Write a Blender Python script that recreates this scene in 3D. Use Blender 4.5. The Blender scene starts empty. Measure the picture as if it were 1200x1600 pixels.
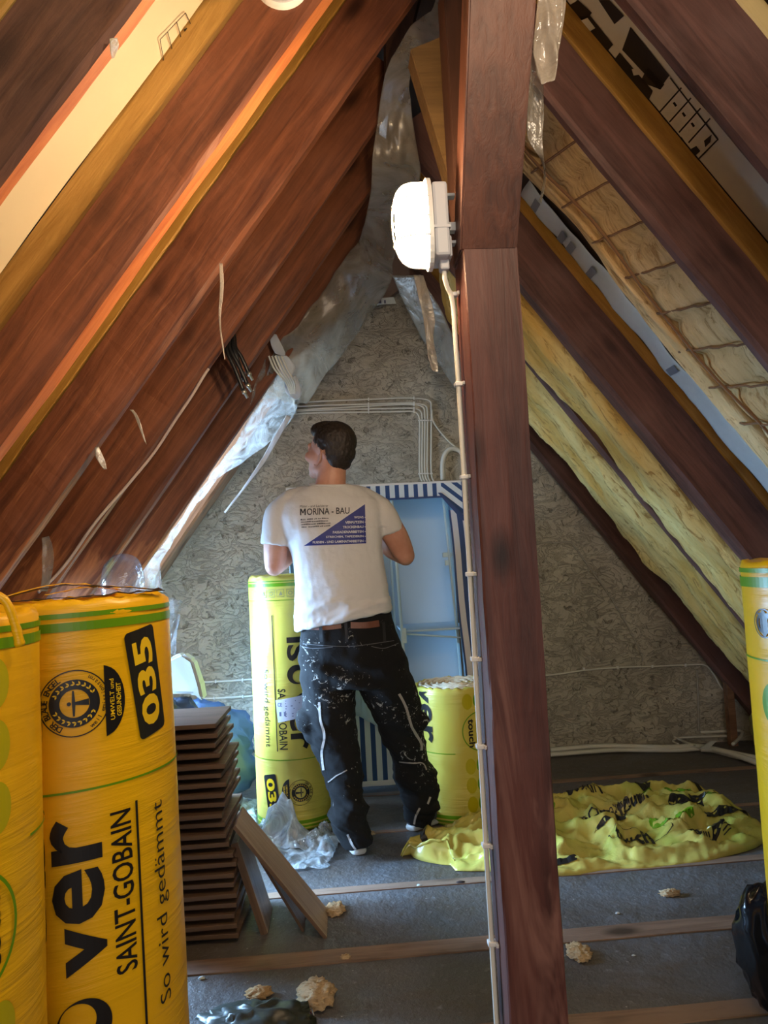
import bpy, bmesh, math, random
from mathutils import Vector, Matrix, noise
from mathutils.bvhtree import BVHTree
random.seed(7)
PI = math.pi
R = math.radians
SC = bpy.context.scene

# ------------------------------------------------------------ camera
F_PX, YAW, PITCH, ROLL, EYE = 1158.0, R(3.5), R(3.73), R(3.0), 1.27
_f = Vector((math.sin(YAW)*math.cos(PITCH), math.cos(YAW)*math.cos(PITCH), math.sin(PITCH)))
_r0 = Vector((math.cos(YAW), -math.sin(YAW), 0)); _u0 = _r0.cross(_f)
_r = _r0*math.cos(ROLL)-_u0*math.sin(ROLL); _u = _u0*math.cos(ROLL)+_r0*math.sin(ROLL)
CAMO = Vector((0, 0, EYE))
cd = bpy.data.cameras.new('camera'); cam = bpy.data.objects.new('camera', cd)
SC.collection.objects.link(cam); SC.camera = cam
cd.sensor_fit = 'VERTICAL'; cd.sensor_height = 36.0; cd.lens = 36.0*F_PX/1600.0
cd.clip_start = .02; cd.clip_end = 100
M = Matrix((_r, _u, -_f)).transposed().to_4x4(); M.translation = CAMO
cam.matrix_world = M

# ------------------------------------------------------------ light and exposure
SC.view_settings.view_transform = 'Standard'; SC.view_settings.look = 'None'
SC.view_settings.gamma = 1.0; SC.view_settings.exposure = 0.1
SC.view_settings.use_curve_mapping = False
w = bpy.data.worlds.new('world'); SC.world = w; w.use_nodes = True
bg = w.node_tree.nodes['Background']; bg.inputs[0].default_value = (.80, .88, 1, 1); bg.inputs[1].default_value = .42

def area(name, loc, aim, sx, sy, power, col, spread=PI):
    l = bpy.data.lights.new(name, 'AREA'); l.shape = 'RECTANGLE'; l.size = sx; l.size_y = sy
    l.energy = power; l.color = col; l.spread = spread
    o = bpy.data.objects.new(name, l); SC.collection.objects.link(o)
    o.location = loc; o.rotation_euler = (Vector(aim)-Vector(loc)).to_track_quat('-Z', 'Y').to_euler()
    return o
# daylight through the small roof window, and an added warm fill behind the viewer
area('roof_window_daylight', (-1.03, 4.18, 1.83), (-.62, 3.98, 1.53), .30, 1.7, 34, (.60, .80, 1.0))
area('low_roof_window_daylight', (-1.82, 3.415, .87), (-.55, 3.30, .0), .95, .95, 400, (.40, .66, 1.0), R(125))
area('near_gable_fill', (-.2, -1.9, 1.9), (0.1, 3, 1.0), 2.2, 1.8, 42, (1.0, .86, .72))
area('near_ridge_fill', (.45, .66, 2.32), (-.3, 1.8, 2.2), .12, .12, 7, (1.0, .76, .50))  # unseen warm light near the ridge, added for the nearest rafters and panels

# ------------------------------------------------------------ roof geometry
PHI = R(53.7); SP, CP = math.sin(PHI), math.cos(PHI)
XR = .347; ZR = EYE+1.875; YB = 4.70; YF = -2.0
def at(px, py, Y):
    d = _f+_r*((px-600)/F_PX)-_u*((py-800)/F_PX)
    return CAMO+d*(Y/d.y)
def onfloor(px, py, z=0.0):
    d = _f+_r*((px-600)/F_PX)-_u*((py-800)/F_PX)
    return CAMO+d*((z-EYE)/d.z)
def slopeL(s, y, h=0.0): return Vector((XR-s*CP-h*SP, y, ZR-s*SP+h*CP))
def slopeR(s, y, h=0.0): return Vector((XR+s*CP+h*SP, y, ZR-s*SP+h*CP))
def onL(px, py, h=0.0):       # point of the left roof plane (h = distance out from the rafters' underside)
    n = Vector((-SP, 0, CP)); c = n.dot(slopeL(0, 0, h))
    d = _f+_r*((px-600)/F_PX)-_u*((py-800)/F_PX)
    return CAMO+d*((c-n.dot(CAMO))/n.dot(d))
def onR(px, py, h=0.0):
    n = Vector((SP, 0, CP)); c = n.dot(slopeR(0, 0, h))
    d = _f+_r*((px-600)/F_PX)-_u*((py-800)/F_PX)
    return CAMO+d*((c-n.dot(CAMO))/n.dot(d))

# ------------------------------------------------------------ object helpers
def link(o):
    SC.collection.objects.link(o); return o
def tag(o, label=None, cat=None, group=None, kind=None):
    if label: o['label'] = label
    if cat: o['category'] = cat
    if group: o['group'] = group
    if kind: o['kind'] = kind
    return o
def empty(name, loc, label, cat, group=None, rot=None, kind=None):
    o = link(bpy.data.objects.new(name, None)); o.location = loc
    if rot is not None: o.rotation_euler = rot
    o.empty_display_size = .05
    return tag(o, label, cat, group, kind)
def mesh_obj(name, me, mat, parent=None, world=True, smooth=False):
    o = link(bpy.data.objects.new(name, me))
    for m in (mat if isinstance(mat, (list, tuple)) else [mat]): me.materials.append(m)
    if smooth: me.polygons.foreach_set('use_smooth', [True]*len(me.polygons))
    if parent is not None:
        o.parent = parent
        if world: o.matrix_parent_inverse = pworld(parent).inverted()
    return o
def pworld(p):
    m = p.matrix_basis
    return m if p.parent is None else pworld(p.parent) @ p.matrix_parent_inverse @ m
def build(name, bm, mat, parent=None, world=True, smooth=False):
    me = bpy.data.meshes.new(name); bm.to_mesh(me); bm.free()
    return mesh_obj(name, me, mat, parent, world, smooth)
def from_data(name, vs, fs, mat, parent=None, smooth=False, world=True):
    me = bpy.data.meshes.new(name); me.from_pydata([tuple(v) for v in vs], [], fs); me.update()
    return mesh_obj(name, me, mat, parent, world, smooth)
def copy_tree(src, parent=None):
    c = src.copy(); link(c)
    if parent is not None: c.parent = parent
    for ch in [x for x in SC.collection.objects if x.parent is src]: copy_tree(ch, c)
    return c

def box(bm, c, s, rot=None, bev=0.0):
    c = Vector(c); hx, hy, hz = s[0]/2, s[1]/2, s[2]/2
    m = Matrix.Translation(c)
    if rot is not None: m = m @ rot.to_4x4()
    r = bmesh.ops.create_cube(bm, size=1.0, matrix=m @ Matrix.Diagonal((s[0], s[1], s[2], 1)))
    if bev > 0:
        es = {e for v in r['verts'] for e in v.link_edges}
        bmesh.ops.bevel(bm, geom=list(es), offset=bev, segments=2, affect='EDGES', profile=.5)
    return r['verts']
def B(c, s, rot=None, bev=0.0):
    bm = bmesh.new(); box(bm, c, s, rot, bev); return bm
def sweep(bm, pts, r, n=8, closed=False):
    pts = [Vector(p) for p in pts]; N = len(pts); rings = []
    rr = r if isinstance(r, (list, tuple)) else [r]*N
    t0 = (pts[1]-pts[0]).normalized(); nrm = t0.orthogonal().normalized()
    for i, p in enumerate(pts):
        t = (pts[min(i+1, N-1)]-pts[max(i-1, 0)])
        if t.length < 1e-9: t = t0
        t.normalize(); nrm = (nrm-t*nrm.dot(t)).normalized(); b = t.cross(nrm)
        rings.append([bm.verts.new(p+(nrm*math.cos(2*PI*k/n)+b*math.sin(2*PI*k/n))*rr[i]) for k in range(n)])
    for i in range(N-1):
        for k in range(n):
            bm.faces.new((rings[i][k], rings[i][(k+1) % n], rings[i+1][(k+1) % n], rings[i+1][k]))
    bm.faces.new(rings[0][::-1]); bm.faces.new(rings[-1])
def smoothline(pts, sub=6):
    pts = [Vector(p) for p in pts]; out = []
    for i in range(len(pts)-1):
        p0 = pts[max(i-1, 0)]; p1 = pts[i]; p2 = pts[i+1]; p3 = pts[min(i+2, len(pts)-1)]
        for k in range(sub):
            t = k/sub
            out.append(.5*((2*p1)+(p2-p0)*t+(2*p0-5*p1+4*p2-p3)*t*t+(3*p1-p0-3*p2+p3)*t**3))
    out.append(pts[-1]); return out
def cable(name, pts, r, mat, parent=None, sub=6, n=8):
    bm = bmesh.new(); sweep(bm, smoothline(pts, sub), r, n)
    return build(name, bm, mat, parent, smooth=True)
def lathe(bm, prof, n=32, c=(0, 0, 0), cap=True):
    rings = [[bm.verts.new((c[0]+r*math.cos(2*PI*k/n), c[1]+r*math.sin(2*PI*k/n), c[2]+z)) for k in range(n)] for r, z in prof]
    for i in range(len(prof)-1):
        for k in range(n):
            bm.faces.new((rings[i][k], rings[i][(k+1) % n], rings[i+1][(k+1) % n], rings[i+1][k]))
    if cap: bm.faces.new(rings[0][::-1]); bm.faces.new(rings[-1])
def N3(p, s=1.0): return noise.noise(Vector(p)*s)
def fbm(p, s=1.0, o=4):
    v = 0; a = 1; q = Vector(p)*s
    for _ in range(o): v += a*noise.noise(q); a *= .5; q = q*2.03
    return v
def ridged(p, s=1.0, o=4):
    v = 0; a = 1; q = Vector(p)*s
    for _ in range(o): v += a*(1-abs(2*noise.noise(q))); a *= .5; q = q*2.03
    return v

# ------------------------------------------------------------ materials
class NT:
    def __init__(s, name):
        s.m = bpy.data.materials.new(name); s.m.use_nodes = True; s.t = s.m.node_tree; s.t.nodes.clear()
        s.out = s.t.nodes.new('ShaderNodeOutputMaterial')
    def n(s, typ, **kw):
        nd = s.t.nodes.new('ShaderNode'+typ)
        for k, v in kw.items():
            if k in nd.inputs: s.set(nd.inputs[k], v)
            elif k.startswith('i') and k[1:].isdigit(): s.set(nd.inputs[int(k[1:])], v)
            else: setattr(nd, k, v)
        return nd
    def set(s, inp, v):
        if isinstance(v, bpy.types.NodeSocket): s.t.links.new(v, inp)
        elif isinstance(v, bpy.types.Node): s.t.links.new(v.outputs[0], inp)
        else:
            if isinstance(v, tuple) and len(v) == 3 and inp.type == 'RGBA': v = (*v, 1)
            inp.default_value = v
    def coord(s, scale=(1, 1, 1), which='Object', rot=(0, 0, 0)):
        tc = s.n('TexCoord'); return s.n('Mapping', Vector=tc.outputs[which], Scale=scale, Rotation=rot)
    def noise(s, co, scale, detail=5, rough=.55, dist=0):
        nd = s.n('TexNoise', Vector=co); nd.inputs['Scale'].default_value = scale; nd.inputs['Detail'].default_value = detail
        nd.inputs['Roughness'].default_value = rough; nd.inputs['Distortion'].default_value = dist
        return nd
    def ramp(s, fac, stops):
        r = s.n('ValToRGB'); s.set(r.inputs[0], fac); e = r.color_ramp.elements
        while len(e) < len(stops): e.new(.5)
        for el, (p, c) in zip(e, stops):
            el.position = p; el.color = (*c, 1) if len(c) == 3 else c
        return r
    def mix(s, fac, a, b, mode='MIX'):
        m = s.n('Mix', data_type='RGBA', blend_type=mode)
        s.set(m.inputs[0], fac); s.set(m.inputs[6], a); s.set(m.inputs[7], b); return m.outputs[2]
    def math(s, op, a, b=0.0):
        m = s.n('Math', operation=op); s.set(m.inputs[0], a); s.set(m.inputs[1], b); return m.outputs[0]
    def bump(s, h, strength=.5, dist=.01, nrm=None):
        b = s.n('Bump'); s.set(b.inputs['Height'], h); b.inputs['Strength'].default_value = strength; b.inputs['Distance'].default_value = dist
        if nrm is not None: s.set(b.inputs['Normal'], nrm)
        return b.outputs[0]
    def bsdf(s, color, rough=.6, nrm=None, **kw):
        b = s.n('BsdfPrincipled'); s.set(b.inputs['Base Color'], color); s.set(b.inputs['Roughness'], rough)
        if nrm is not None: s.set(b.inputs['Normal'], nrm)
        for k, v in kw.items(): s.set(b.inputs[k.replace('_', ' ')], v)
        return b
    def done(s, sh):
        s.t.links.new(sh.outputs[0] if isinstance(sh, bpy.types.Node) else sh, s.out.inputs[0]); return s.m

def plain(name, col, rough=.5, bump=0, bscale=40, var=0.0, **kw):
    t = NT(name); co = t.coord(); c = col
    nz = t.noise(co, bscale, 4)
    if var: c = t.mix(nz.outputs[0], tuple(x*(1-var) for x in col), tuple(min(1, x*(1+var)) for x in col))
    return t.done(t.bsdf(c, rough, t.bump(nz.outputs[0], bump, .004) if bump else None, **kw))

def wood(name, dark, light, rough=.55, knots=.8, sc=1.0, grey=.25, bump=.35, axis='X', worn=None):
    t = NT(name)
    g = {'X': (1.3, 16, 16), 'Z': (16, 16, 1.3), 'Y': (16, 1.3, 16)}[axis]
    big = t.noise(t.coord(tuple(x*.35*sc for x in g)), 1.0, 3, .5, .4)
    fine = t.noise(t.coord(tuple(x*2.2*sc for x in g)), 1.0, 6, .65, .6)
    blot = t.noise(t.coord((2, 2, 2)), 1.7, 4, .6)
    fac = t.math('ADD', t.math('MULTIPLY', big.outputs[0], .6), t.math('MULTIPLY', fine.outputs[0], .5))
    c = t.ramp(fac, [(.40, dark), (.62, light)]).outputs[0]
    mid = tuple((a+b)*.5 for a, b in zip(dark, light))
    c = t.mix(t.math('MULTIPLY', t.ramp(blot.outputs[0], [(.45, (0, 0, 0)), (.75, (1, 1, 1))]).outputs[0], grey), c,
              tuple(min(1, x*1.5+.05) for x in mid))
    # knots
    k = {'X': (3.0, 6.5, 6.5), 'Z': (6.5, 6.5, 3.0), 'Y': (6.5, 3.0, 6.5)}[axis]
    vo = t.n('TexVoronoi', Vector=t.coord(k)); vo.inputs['Scale'].default_value = 1.0
    kd = t.ramp(vo.outputs[0], [(.10, (1, 1, 1)), (.24, (0, 0, 0))]).outputs[0]
    c = t.mix(t.math('MULTIPLY', kd, knots), c, tuple(x*.28 for x in dark))
    if worn:
        wn = t.noise(t.coord(tuple(x*.5 for x in g)), 1.0, 5, .7, 1.0)
        c = t.mix(t.ramp(wn.outputs[0], [(.57, (0, 0, 0)), (.68, (1, 1, 1))]).outputs[0], c, worn)
    h = t.math('ADD', fine.outputs[0], t.math('MULTIPLY', kd, .4))
    return t.done(t.bsdf(c, rough, t.bump(h, bump, .006), Specular_IOR_Level=.35))

M_RAFT = wood('old_rafter_wood', (.060, .018, .010), (.27, .090, .040), worn=(.52, .20, .08), rough=.5, bump=.5)
M_EDGE = wood('lamplit_raw_edge_wood', (.34, .080, .026), (.64, .21, .065), grey=.1, rough=.6, knots=.3, bump=.8)  # raw wane wood, with the lamp's orange light painted into its colour
M_GEDGE = wood('greenish_edge_wood', (.16, .10, .02), (.30, .20, .05), grey=.1, knots=.2)  # greenish wood for the third left rafter's lower edge
M_RAFTN = wood('near_rafter_wood', (.050, .018, .012), (.19, .075, .04), grey=.35, rough=.6, worn=(.30, .15, .08))
M_RAFTR = wood('dark_rafter_wood', (.050, .022, .018), (.17, .075, .058), grey=.45, rough=.6)
M_OCHRE = wood('new_packing_wood', (.30, .13, .018), (.52, .27, .05), knots=.4, sc=1.4, bump=.6)
M_SAWN = wood('rough_sawn_wood', (.27, .13, .02), (.58, .34, .09), knots=.6, sc=.8, bump=1.0)
M_CREAMW = wood('pale_batten_wood', (.50, .34, .12), (.75, .56, .25), knots=.3, bump=.3)
M_POST = wood('post_wood', (.065, .020, .016), (.19, .058, .042), grey=.35, worn=(.30, .12, .085), rough=.45, knots=.9)
M_OLIVE = wood('strut_wood', (.10, .055, .018), (.20, .115, .04), grey=.1)
M_BATT = wood('floor_batten_wood', (.13, .075, .05), (.30, .19, .13), sc=1.2, grey=.6)
M_PANEL = wood('panel_edge_wood', (.075, .042, .027), (.17, .10, .065), grey=.3, knots=0)
M_PANELF = wood('panel_face_wood', (.26, .18, .125), (.45, .34, .25), grey=.5, knots=0, rough=.35)
M_GABLE = wood('gable_rafter_wood', (.13, .06, .03), (.34, .18, .10), grey=.3)
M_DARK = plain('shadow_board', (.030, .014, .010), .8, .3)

def floor_mat():
    t = NT('floor_felt'); co = t.coord()
    a = t.noise(co, 1.6, 6, .6, .3); b = t.noise(co, 30, 5, .7); d = t.noise(t.coord((1, 3, 1)), 5, 5, .6, 1.5)
    c = t.ramp(a.outputs[0], [(.35, (.080, .078, .082)), (.65, (.165, .16, .165))]).outputs[0]
    br = t.noise(t.coord((1, 1.6, 1)), 2.4, 6, .7, .8)
    c = t.mix(t.ramp(br.outputs[0], [(.38, (0, 0, 0)), (.64, (.85, .85, .85))]).outputs[0], c, (.110, .085, .068))
    c = t.mix(t.ramp(b.outputs[0], [(.60, (0, 0, 0)), (.72, (1, 1, 1))]).outputs[0], c, (.27, .26, .26))
    c = t.mix(t.ramp(d.outputs[0], [(.6, (0, 0, 0)), (.66, (.6, .6, .6)), (.72, (0, 0, 0))]).outputs[0], c, (.16, .15, .15))
    sp = t.n('TexVoronoi', Vector=co); sp.inputs['Scale'].default_value = 16
    c = t.mix(t.ramp(sp.outputs[0], [(.035, (1, 1, 1)), (.05, (0, 0, 0))]).outputs[0], c, (.42, .40, .38))
    r = t.ramp(a.outputs[0], [(.3, (.36, .36, .36)), (.7, (.6, .6, .6))]).outputs[0]
    return t.done(t.bsdf(c, r, t.bump(t.math('ADD', t.math('MULTIPLY', a.outputs[0], 2.0), t.math('MULTIPLY', b.outputs[0], .35)), .7, .03)))
M_FLOOR = floor_mat()

def plaster_mat():
    t = NT('rough_plaster'); co = t.coord((1, 1, 1))
    a = t.noise(co, 3.0, 6, .6, .5); b = t.noise(t.coord((.7, 1, 1.3), rot=(0, .4, 0)), 10, 6, .62, 2.2); d = t.noise(co, 45, 4, .6)
    cut = t.ramp(b.outputs[0], [(.47, (0, 0, 0)), (.5, (1, 1, 1)), (.54, (0, 0, 0))]).outputs[0]
    pit = t.noise(co, 22, 3, .5, .8)
    pits = t.ramp(pit.outputs[0], [(.30, (0, 0, 0)), (.37, (1, 1, 1))]).outputs[0]
    c = t.ramp(a.outputs[0], [(.3, (.38, .345, .28)), (.7, (.60, .55, .45))]).outputs[0]
    c = t.mix(t.math('SUBTRACT', 1.0, pits), c, (.28, .25, .20))
    h = t.math('ADD', t.math('MULTIPLY', cut, .45), t.math('ADD', t.math('MULTIPLY', d.outputs[0], .25), pits))
    return t.done(t.bsdf(c, .9, t.bump(t.math('ADD', h, t.math('MULTIPLY', a.outputs[0], 3.0)), .75, .015)))
M_PLASTER = plaster_mat()

def wool_mat(name, c1, c2, c3, sc=1.0):
    t = NT(name)
    a = t.noise(t.coord((2.2*sc, 10*sc, 10*sc)), 2.6, 8, .72, 1.2)
    b = t.noise(t.coord((3, 14, 14)), 3.0, 5, .6, 1.0)
    l = t.noise(t.coord((1, 2.5, 2.5)), 2.0, 4, .6)
    c = t.ramp(l.outputs[0], [(.38, c1), (.62, c2)]).outputs[0]
    c = t.mix(t.ramp(a.outputs[0], [(.38, (1, 1, 1)), (.47, (0, 0, 0))]).outputs[0], c, c3)
    h = t.math('ADD', a.outputs[0], t.math('MULTIPLY', b.outputs[0], .6))
    return t.done(t.bsdf(c, .95, t.bump(h, .8, .03)))
M_WOOL = wool_mat('yellow_mineral_wool', (.78, .47, .11), (.90, .68, .26), (.50, .26, .06))
M_WOOLQ = wool_mat('old_faced_wool', (.62, .37, .14), (.76, .52, .25), (.42, .22, .07))
M_SCRAP = wool_mat('wool_scrap', (.80, .50, .24), (.92, .70, .42), (.55, .28, .10), 3)

def film_mat(name, c1, c2, lime=(.55, .62, .03), amt=.25, trans=.15, rough=.36, wr=(1.5, 1.5, 22), st=.5):
    t = NT(name)
    a = t.noise(t.coord(wr), 1.6, 5, .6, .5); b = t.noise(t.coord((2, 2, 2)), 1.5, 3)
    c = t.mix(b.outputs[0], c1, c2)
    c = t.mix(t.math('MULTIPLY', t.ramp(t.noise(t.coord((4, 4, 3)), 1, 3).outputs[0], [(.5, (0, 0, 0)), (.66, (1, 1, 1))]).outputs[0], amt), c, lime)
    msk = t.ramp(b.outputs[0], [(.42, (.1, .1, .1)), (.6, (1, 1, 1))]).outputs[0]
    return t.done(t.bsdf(c, rough, t.bump(t.math('MULTIPLY', a.outputs[0], msk), st, .012), Specular_IOR_Level=.5))
M_FILM = film_mat('yellow_wrap_film', (.83, .40, .0), (.90, .52, .005), amt=.05)
M_FILMF = film_mat('blue_lit_wrap_film', (.60, .47, .05), (.66, .58, .13), amt=.2, st=.8)  # same film, greener: blue light on the far rolls painted in
M_HEAP = film_mat('crumpled_wrap_film', (.54, .43, .07), (.68, .57, .16), lime=(.36, .50, .06), amt=.4, rough=.25, wr=(5, 5, 5), st=.8)
M_BLACK = plain('black_print', (.013, .011, .010), .32)
M_GREEN = plain('green_print', (.13, .30, .002), .35)
M_OLIVEP = plain('faded_green_print', (.50, .42, .004), .35)
M_YPRINT = plain('yellow_print', (.86, .55, .01), .35)
M_GREY = plain('lamp_housing_grey', (.55, .56, .60), .45)
M_WHITE = plain('white_plastic', (.80, .79, .76), .4)
M_CABLE = plain('white_cable_sheath', (.74, .72, .64), .45)
M_BLK = plain('black_rubber', (.012, .012, .013), .35)
M_STEEL = plain('plug_metal', (.7, .68, .6), .3, Metallic=.9)

def plastic_mat(name, gl=.22, col=(.85, .85, .82), sc=6.0, lo=.12, hi=.75, rough=.22):
    t = NT(name)
    a = t.noise(t.coord((1, 1, 1)), sc, 5, .6, 1.6)
    f = t.ramp(a.outputs[0], [(.35, (lo,)*3), (.68, (hi,)*3)]).outputs[0]
    nb = t.bump(a.outputs[0], .6, .03)
    d = t.n('BsdfTranslucent', Color=col, Normal=nb); df = t.n('BsdfDiffuse', Color=col, Normal=nb)
    g = t.n('BsdfGlossy', Color=(1, 1, 1), Roughness=rough, Normal=nb)
    m0 = t.n('MixShader', i0=.5, i1=d.outputs[0], i2=df.outputs[0])
    m1 = t.n('MixShader', i0=gl, i1=m0.outputs[0], i2=g.outputs[0])
    tr = t.n('BsdfTransparent', Color=(.96, .96, .95))
    return t.done(t.n('MixShader', i0=f, i1=tr.outputs[0], i2=m1.outputs[0]))
M_SHEET = plastic_mat('vapour_barrier_film', sc=4.0, lo=.28, hi=.66, col=(.52, .455, .37), gl=.12, rough=.3)
M_CLEAR = plastic_mat('clear_plastic_film', sc=9.0, lo=.08, hi=.50, col=(.80, .88, .95), rough=.12)
M_CLEARF = plastic_mat('floor_plastic_film', sc=9.0, lo=.22, hi=.85, col=(.84, .92, .98), rough=.12)
M_TORN = plastic_mat('torn_film', sc=8.0, lo=.55, hi=.95, col=(.80, .70, .58))

# ------------------------------------------------------------ printing (flat shapes wrapped onto surfaces)
_txt = {}
def text_shape(s, bold=0.0, sp=1.0):
    key = (s, bold, sp)
    if key in _txt: return _txt[key]
    cu = bpy.data.curves.new('letters', 'FONT'); cu.body = s; cu.size = 1; cu.offset = bold; cu.resolution_u = 3
    cu.space_character = sp; cu.fill_mode = 'FRONT'
    o = bpy.data.objects.new('letters', cu); link(o)
    dg = bpy.context.evaluated_depsgraph_get(); me = bpy.data.meshes.new_from_object(o.evaluated_get(dg))
    vs = [(v.co.x, v.co.y) for v in me.vertices]; fs = [tuple(p.vertices) for p in me.polygons]
    bpy.data.objects.remove(o); bpy.data.curves.remove(cu); bpy.data.meshes.remove(me)
    _txt[key] = (vs, fs); return vs, fs
class Print:
    def __init__(s): s.v = []; s.f = []
    def add(s, vs, fs):
        b = len(s.v); s.v += [tuple(v) for v in vs]; s.f += [tuple(i+b for i in f) for f in fs]; return s
    def poly(s, pts): return s.add(pts, [tuple(range(len(pts)))])
    def rect(s, x0, y0, x1, y1): return s.poly([(x0, y0), (x1, y0), (x1, y1), (x0, y1)])
    def disc(s, cx, cy, r, n=36, ry=None):
        ry = ry or r
        return s.poly([(cx+r*math.cos(2*PI*k/n), cy+ry*math.sin(2*PI*k/n)) for k in range(n)])
    def ring(s, cx, cy, r0, r1, n=48, a0=0, a1=2*PI, off=(0, 0)):
        vs = []; fs = []
        for k in range(n+1):
            a = a0+(a1-a0)*k/n; vs += [(cx+off[0]+r0*math.cos(a), cy+off[1]+r0*math.sin(a)), (cx+r1*math.cos(a), cy+r1*math.sin(a))]
            if k: i = 2*k; fs.append((i-2, i-1, i+1, i))
        return s.add(vs, fs)
    def text(s, t, x0, y0, x1, y1, rot=0, bold=.0, flip=False):
        """fit the text into a box; rot in quarter turns anticlockwise"""
        vs, fs = text_shape(t, bold)
        ax = min(v[0] for v in vs); bx = max(v[0] for v in vs); ay = min(v[1] for v in vs); by = max(v[1] for v in vs)
        out = []
        for x, y in vs:
            a = (x-ax)/(bx-ax); b = (y-ay)/(by-ay)
            if rot == 1: a, b = 1-b, a
            elif rot == 2: a, b = 1-a, 1-b
            elif rot == 3: a, b = b, 1-a
            out.append((x0+a*(x1-x0), y0+b*(y1-y0)))
        return s.add(out, fs)
    def arc(s, t, cx, cy, r, h, a_mid, span, bold=.02, inward=False):
        n = len(t)
        for i, ch in enumerate(t):
            if ch == ' ': continue
            vs, fs = text_shape(ch, bold)
            a = a_mid+(-span/2+span*(i+.5)/n)*(1 if inward else -1)
            w_ = max(v[0] for v in vs)
            d = Vector((math.cos(a), math.sin(a))) * (-1 if inward else 1)
            tx = Vector((d.y, -d.x))
            base = Vector((cx, cy))+Vector((math.cos(a), math.sin(a)))*r
            s.add([tuple(base+tx*((x-w_/2)*h)+d*(y*h)) for x, y in vs], fs)
        return s
    def build(s, name, fn, mat, parent, du=.015, dv=.03, world=True):
        bm = bmesh.new()
        vs = [bm.verts.new((x, y, 0)) for x, y in s.v]
        for f in s.f:
            try: bm.faces.new([vs[i] for i in f])
            except ValueError: pass
        for ax, st in ((0, du), (1, dv)):
            if not st: continue
            lo = min(v.co[ax] for v in bm.verts); hi = max(v.co[ax] for v in bm.verts)
            k = math.ceil(lo/st)
            while k*st < hi:
                no = (1, 0, 0) if ax == 0 else (0, 1, 0)
                bmesh.ops.bisect_plane(bm, geom=bm.verts[:]+bm.edges[:]+bm.faces[:], plane_co=[x*k*st for x in no], plane_no=no, dist=1e-6 if st < 1 else 2e-3)
                k += 1
        keep = []
        for v in bm.verts:
            p = fn(v.co.x, v.co.y)
            if p is None: keep.append(v)
            else: v.co = p
        if keep: bmesh.ops.delete(bm, geom=keep, context='VERTS')
        return build(name, bm, mat, parent, world)

# ============================================================ SETTING
# floor
bm = bmesh.new(); box(bm, (.35, 1.35, -.06), (5.6, 6.9, .12))
tag(build('floor', bm, M_FLOOR), kind='structure')
for i, (y, wd, rise) in enumerate(((.95, .07, 0), (1.45, .07, 0), (2.045, .072, 0), (2.495, .085, 0), (2.975, .05, 0), (3.57, .03, 0), (4.13, .05, 0))):
    bm = bmesh.new(); n = 60
    for k in range(n):
        x0 = -1.9+4.5*k/n
    box(bm, (.35, y, .0015), (4.5, wd, .005))
    bmesh.ops.subdivide_edges(bm, edges=[e for e in bm.edges if abs((e.verts[0].co-e.verts[1].co).x) > 1], cuts=60)
    for v in bm.verts: v.co.y += .006*N3((v.co.x*3, y, 0)); v.co.y += .012*N3((v.co.x*.5, y, 3))
    tag(build('trim_%d' % (i+1), bm, M_BATT), kind='structure')
# gable wall at the back (dense, with trowel relief)
nx, nz = 150, 120; vs = []; fs = []
for j in range(nz+1):
    for i in range(nx+1):
        x = -2.4+5.4*i/nx; z = -.02+3.45*j/nz
        y = YB+.016*(fbm((x, 0, z), 4.0, 4))+.008*ridged((x*1.0+z*.5, 0, z*1.8), 6.0, 3)-.012
        vs.append((x, y, z))
for j in range(nz):
    for i in range(nx):
        a = j*(nx+1)+i; fs.append((a, a+1, a+nx+2, a+nx+1))
ob = from_data('wall_back', vs, fs, M_PLASTER, smooth=True); tag(ob, kind='structure')
so = ob.modifiers.new('thick', 'SOLIDIFY'); so.thickness = .12; so.offset = -1
# roof lining
HL, HR = .29, .272
W0, W1, WS0, WS1 = 3.94, 4.285, .95, 2.78      # roof window hole
bm = bmesh.new()
def slab(bm, fn, s0, s1, y0, y1, h0, h1):
    v = [bm.verts.new(fn(s, y, h)) for h in (h0, h1) for y in (y0, y1) for s in (s0, s1)]
    for f in ((0, 1, 3, 2), (4, 6, 7, 5), (0, 4, 5, 1), (2, 3, 7, 6), (0, 2, 6, 4), (1, 5, 7, 3)): bm.faces.new([v[i] for i in f])
t = .03
V0, V1, VS0, VS1 = 3.00, 3.83, 2.62, 3.62      # low roof window hole
slab(bm, slopeL, -.35, 4.3, YF, V0, HL, HL+t); slab(bm, slopeL, -.35, 4.3, V1, W0, HL, HL+t); slab(bm, slopeL, -.35, VS0, V0, V1, HL, HL+t); slab(bm, slopeL, VS1, 4.3, V0, V1, HL, HL+t); slab(bm, slopeL, -.35, 4.3, W1, YB+.1, HL, HL+t)
slab(bm, slopeL, -.35, WS0, W0, W1, HL, HL+t); slab(bm, slopeL, WS1, 4.3, W0, W1, HL, HL+t)
slab(bm, slopeR, -.35, 4.3, YF, YB+.1, HR, HR+t)
bmesh.ops.recalc_face_normals(bm, faces=bm.faces)
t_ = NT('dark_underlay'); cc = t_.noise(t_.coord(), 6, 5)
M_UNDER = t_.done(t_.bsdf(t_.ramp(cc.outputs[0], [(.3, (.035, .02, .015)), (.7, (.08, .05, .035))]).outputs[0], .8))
tag(build('ceiling', bm, M_UNDER), kind='structure')
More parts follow.
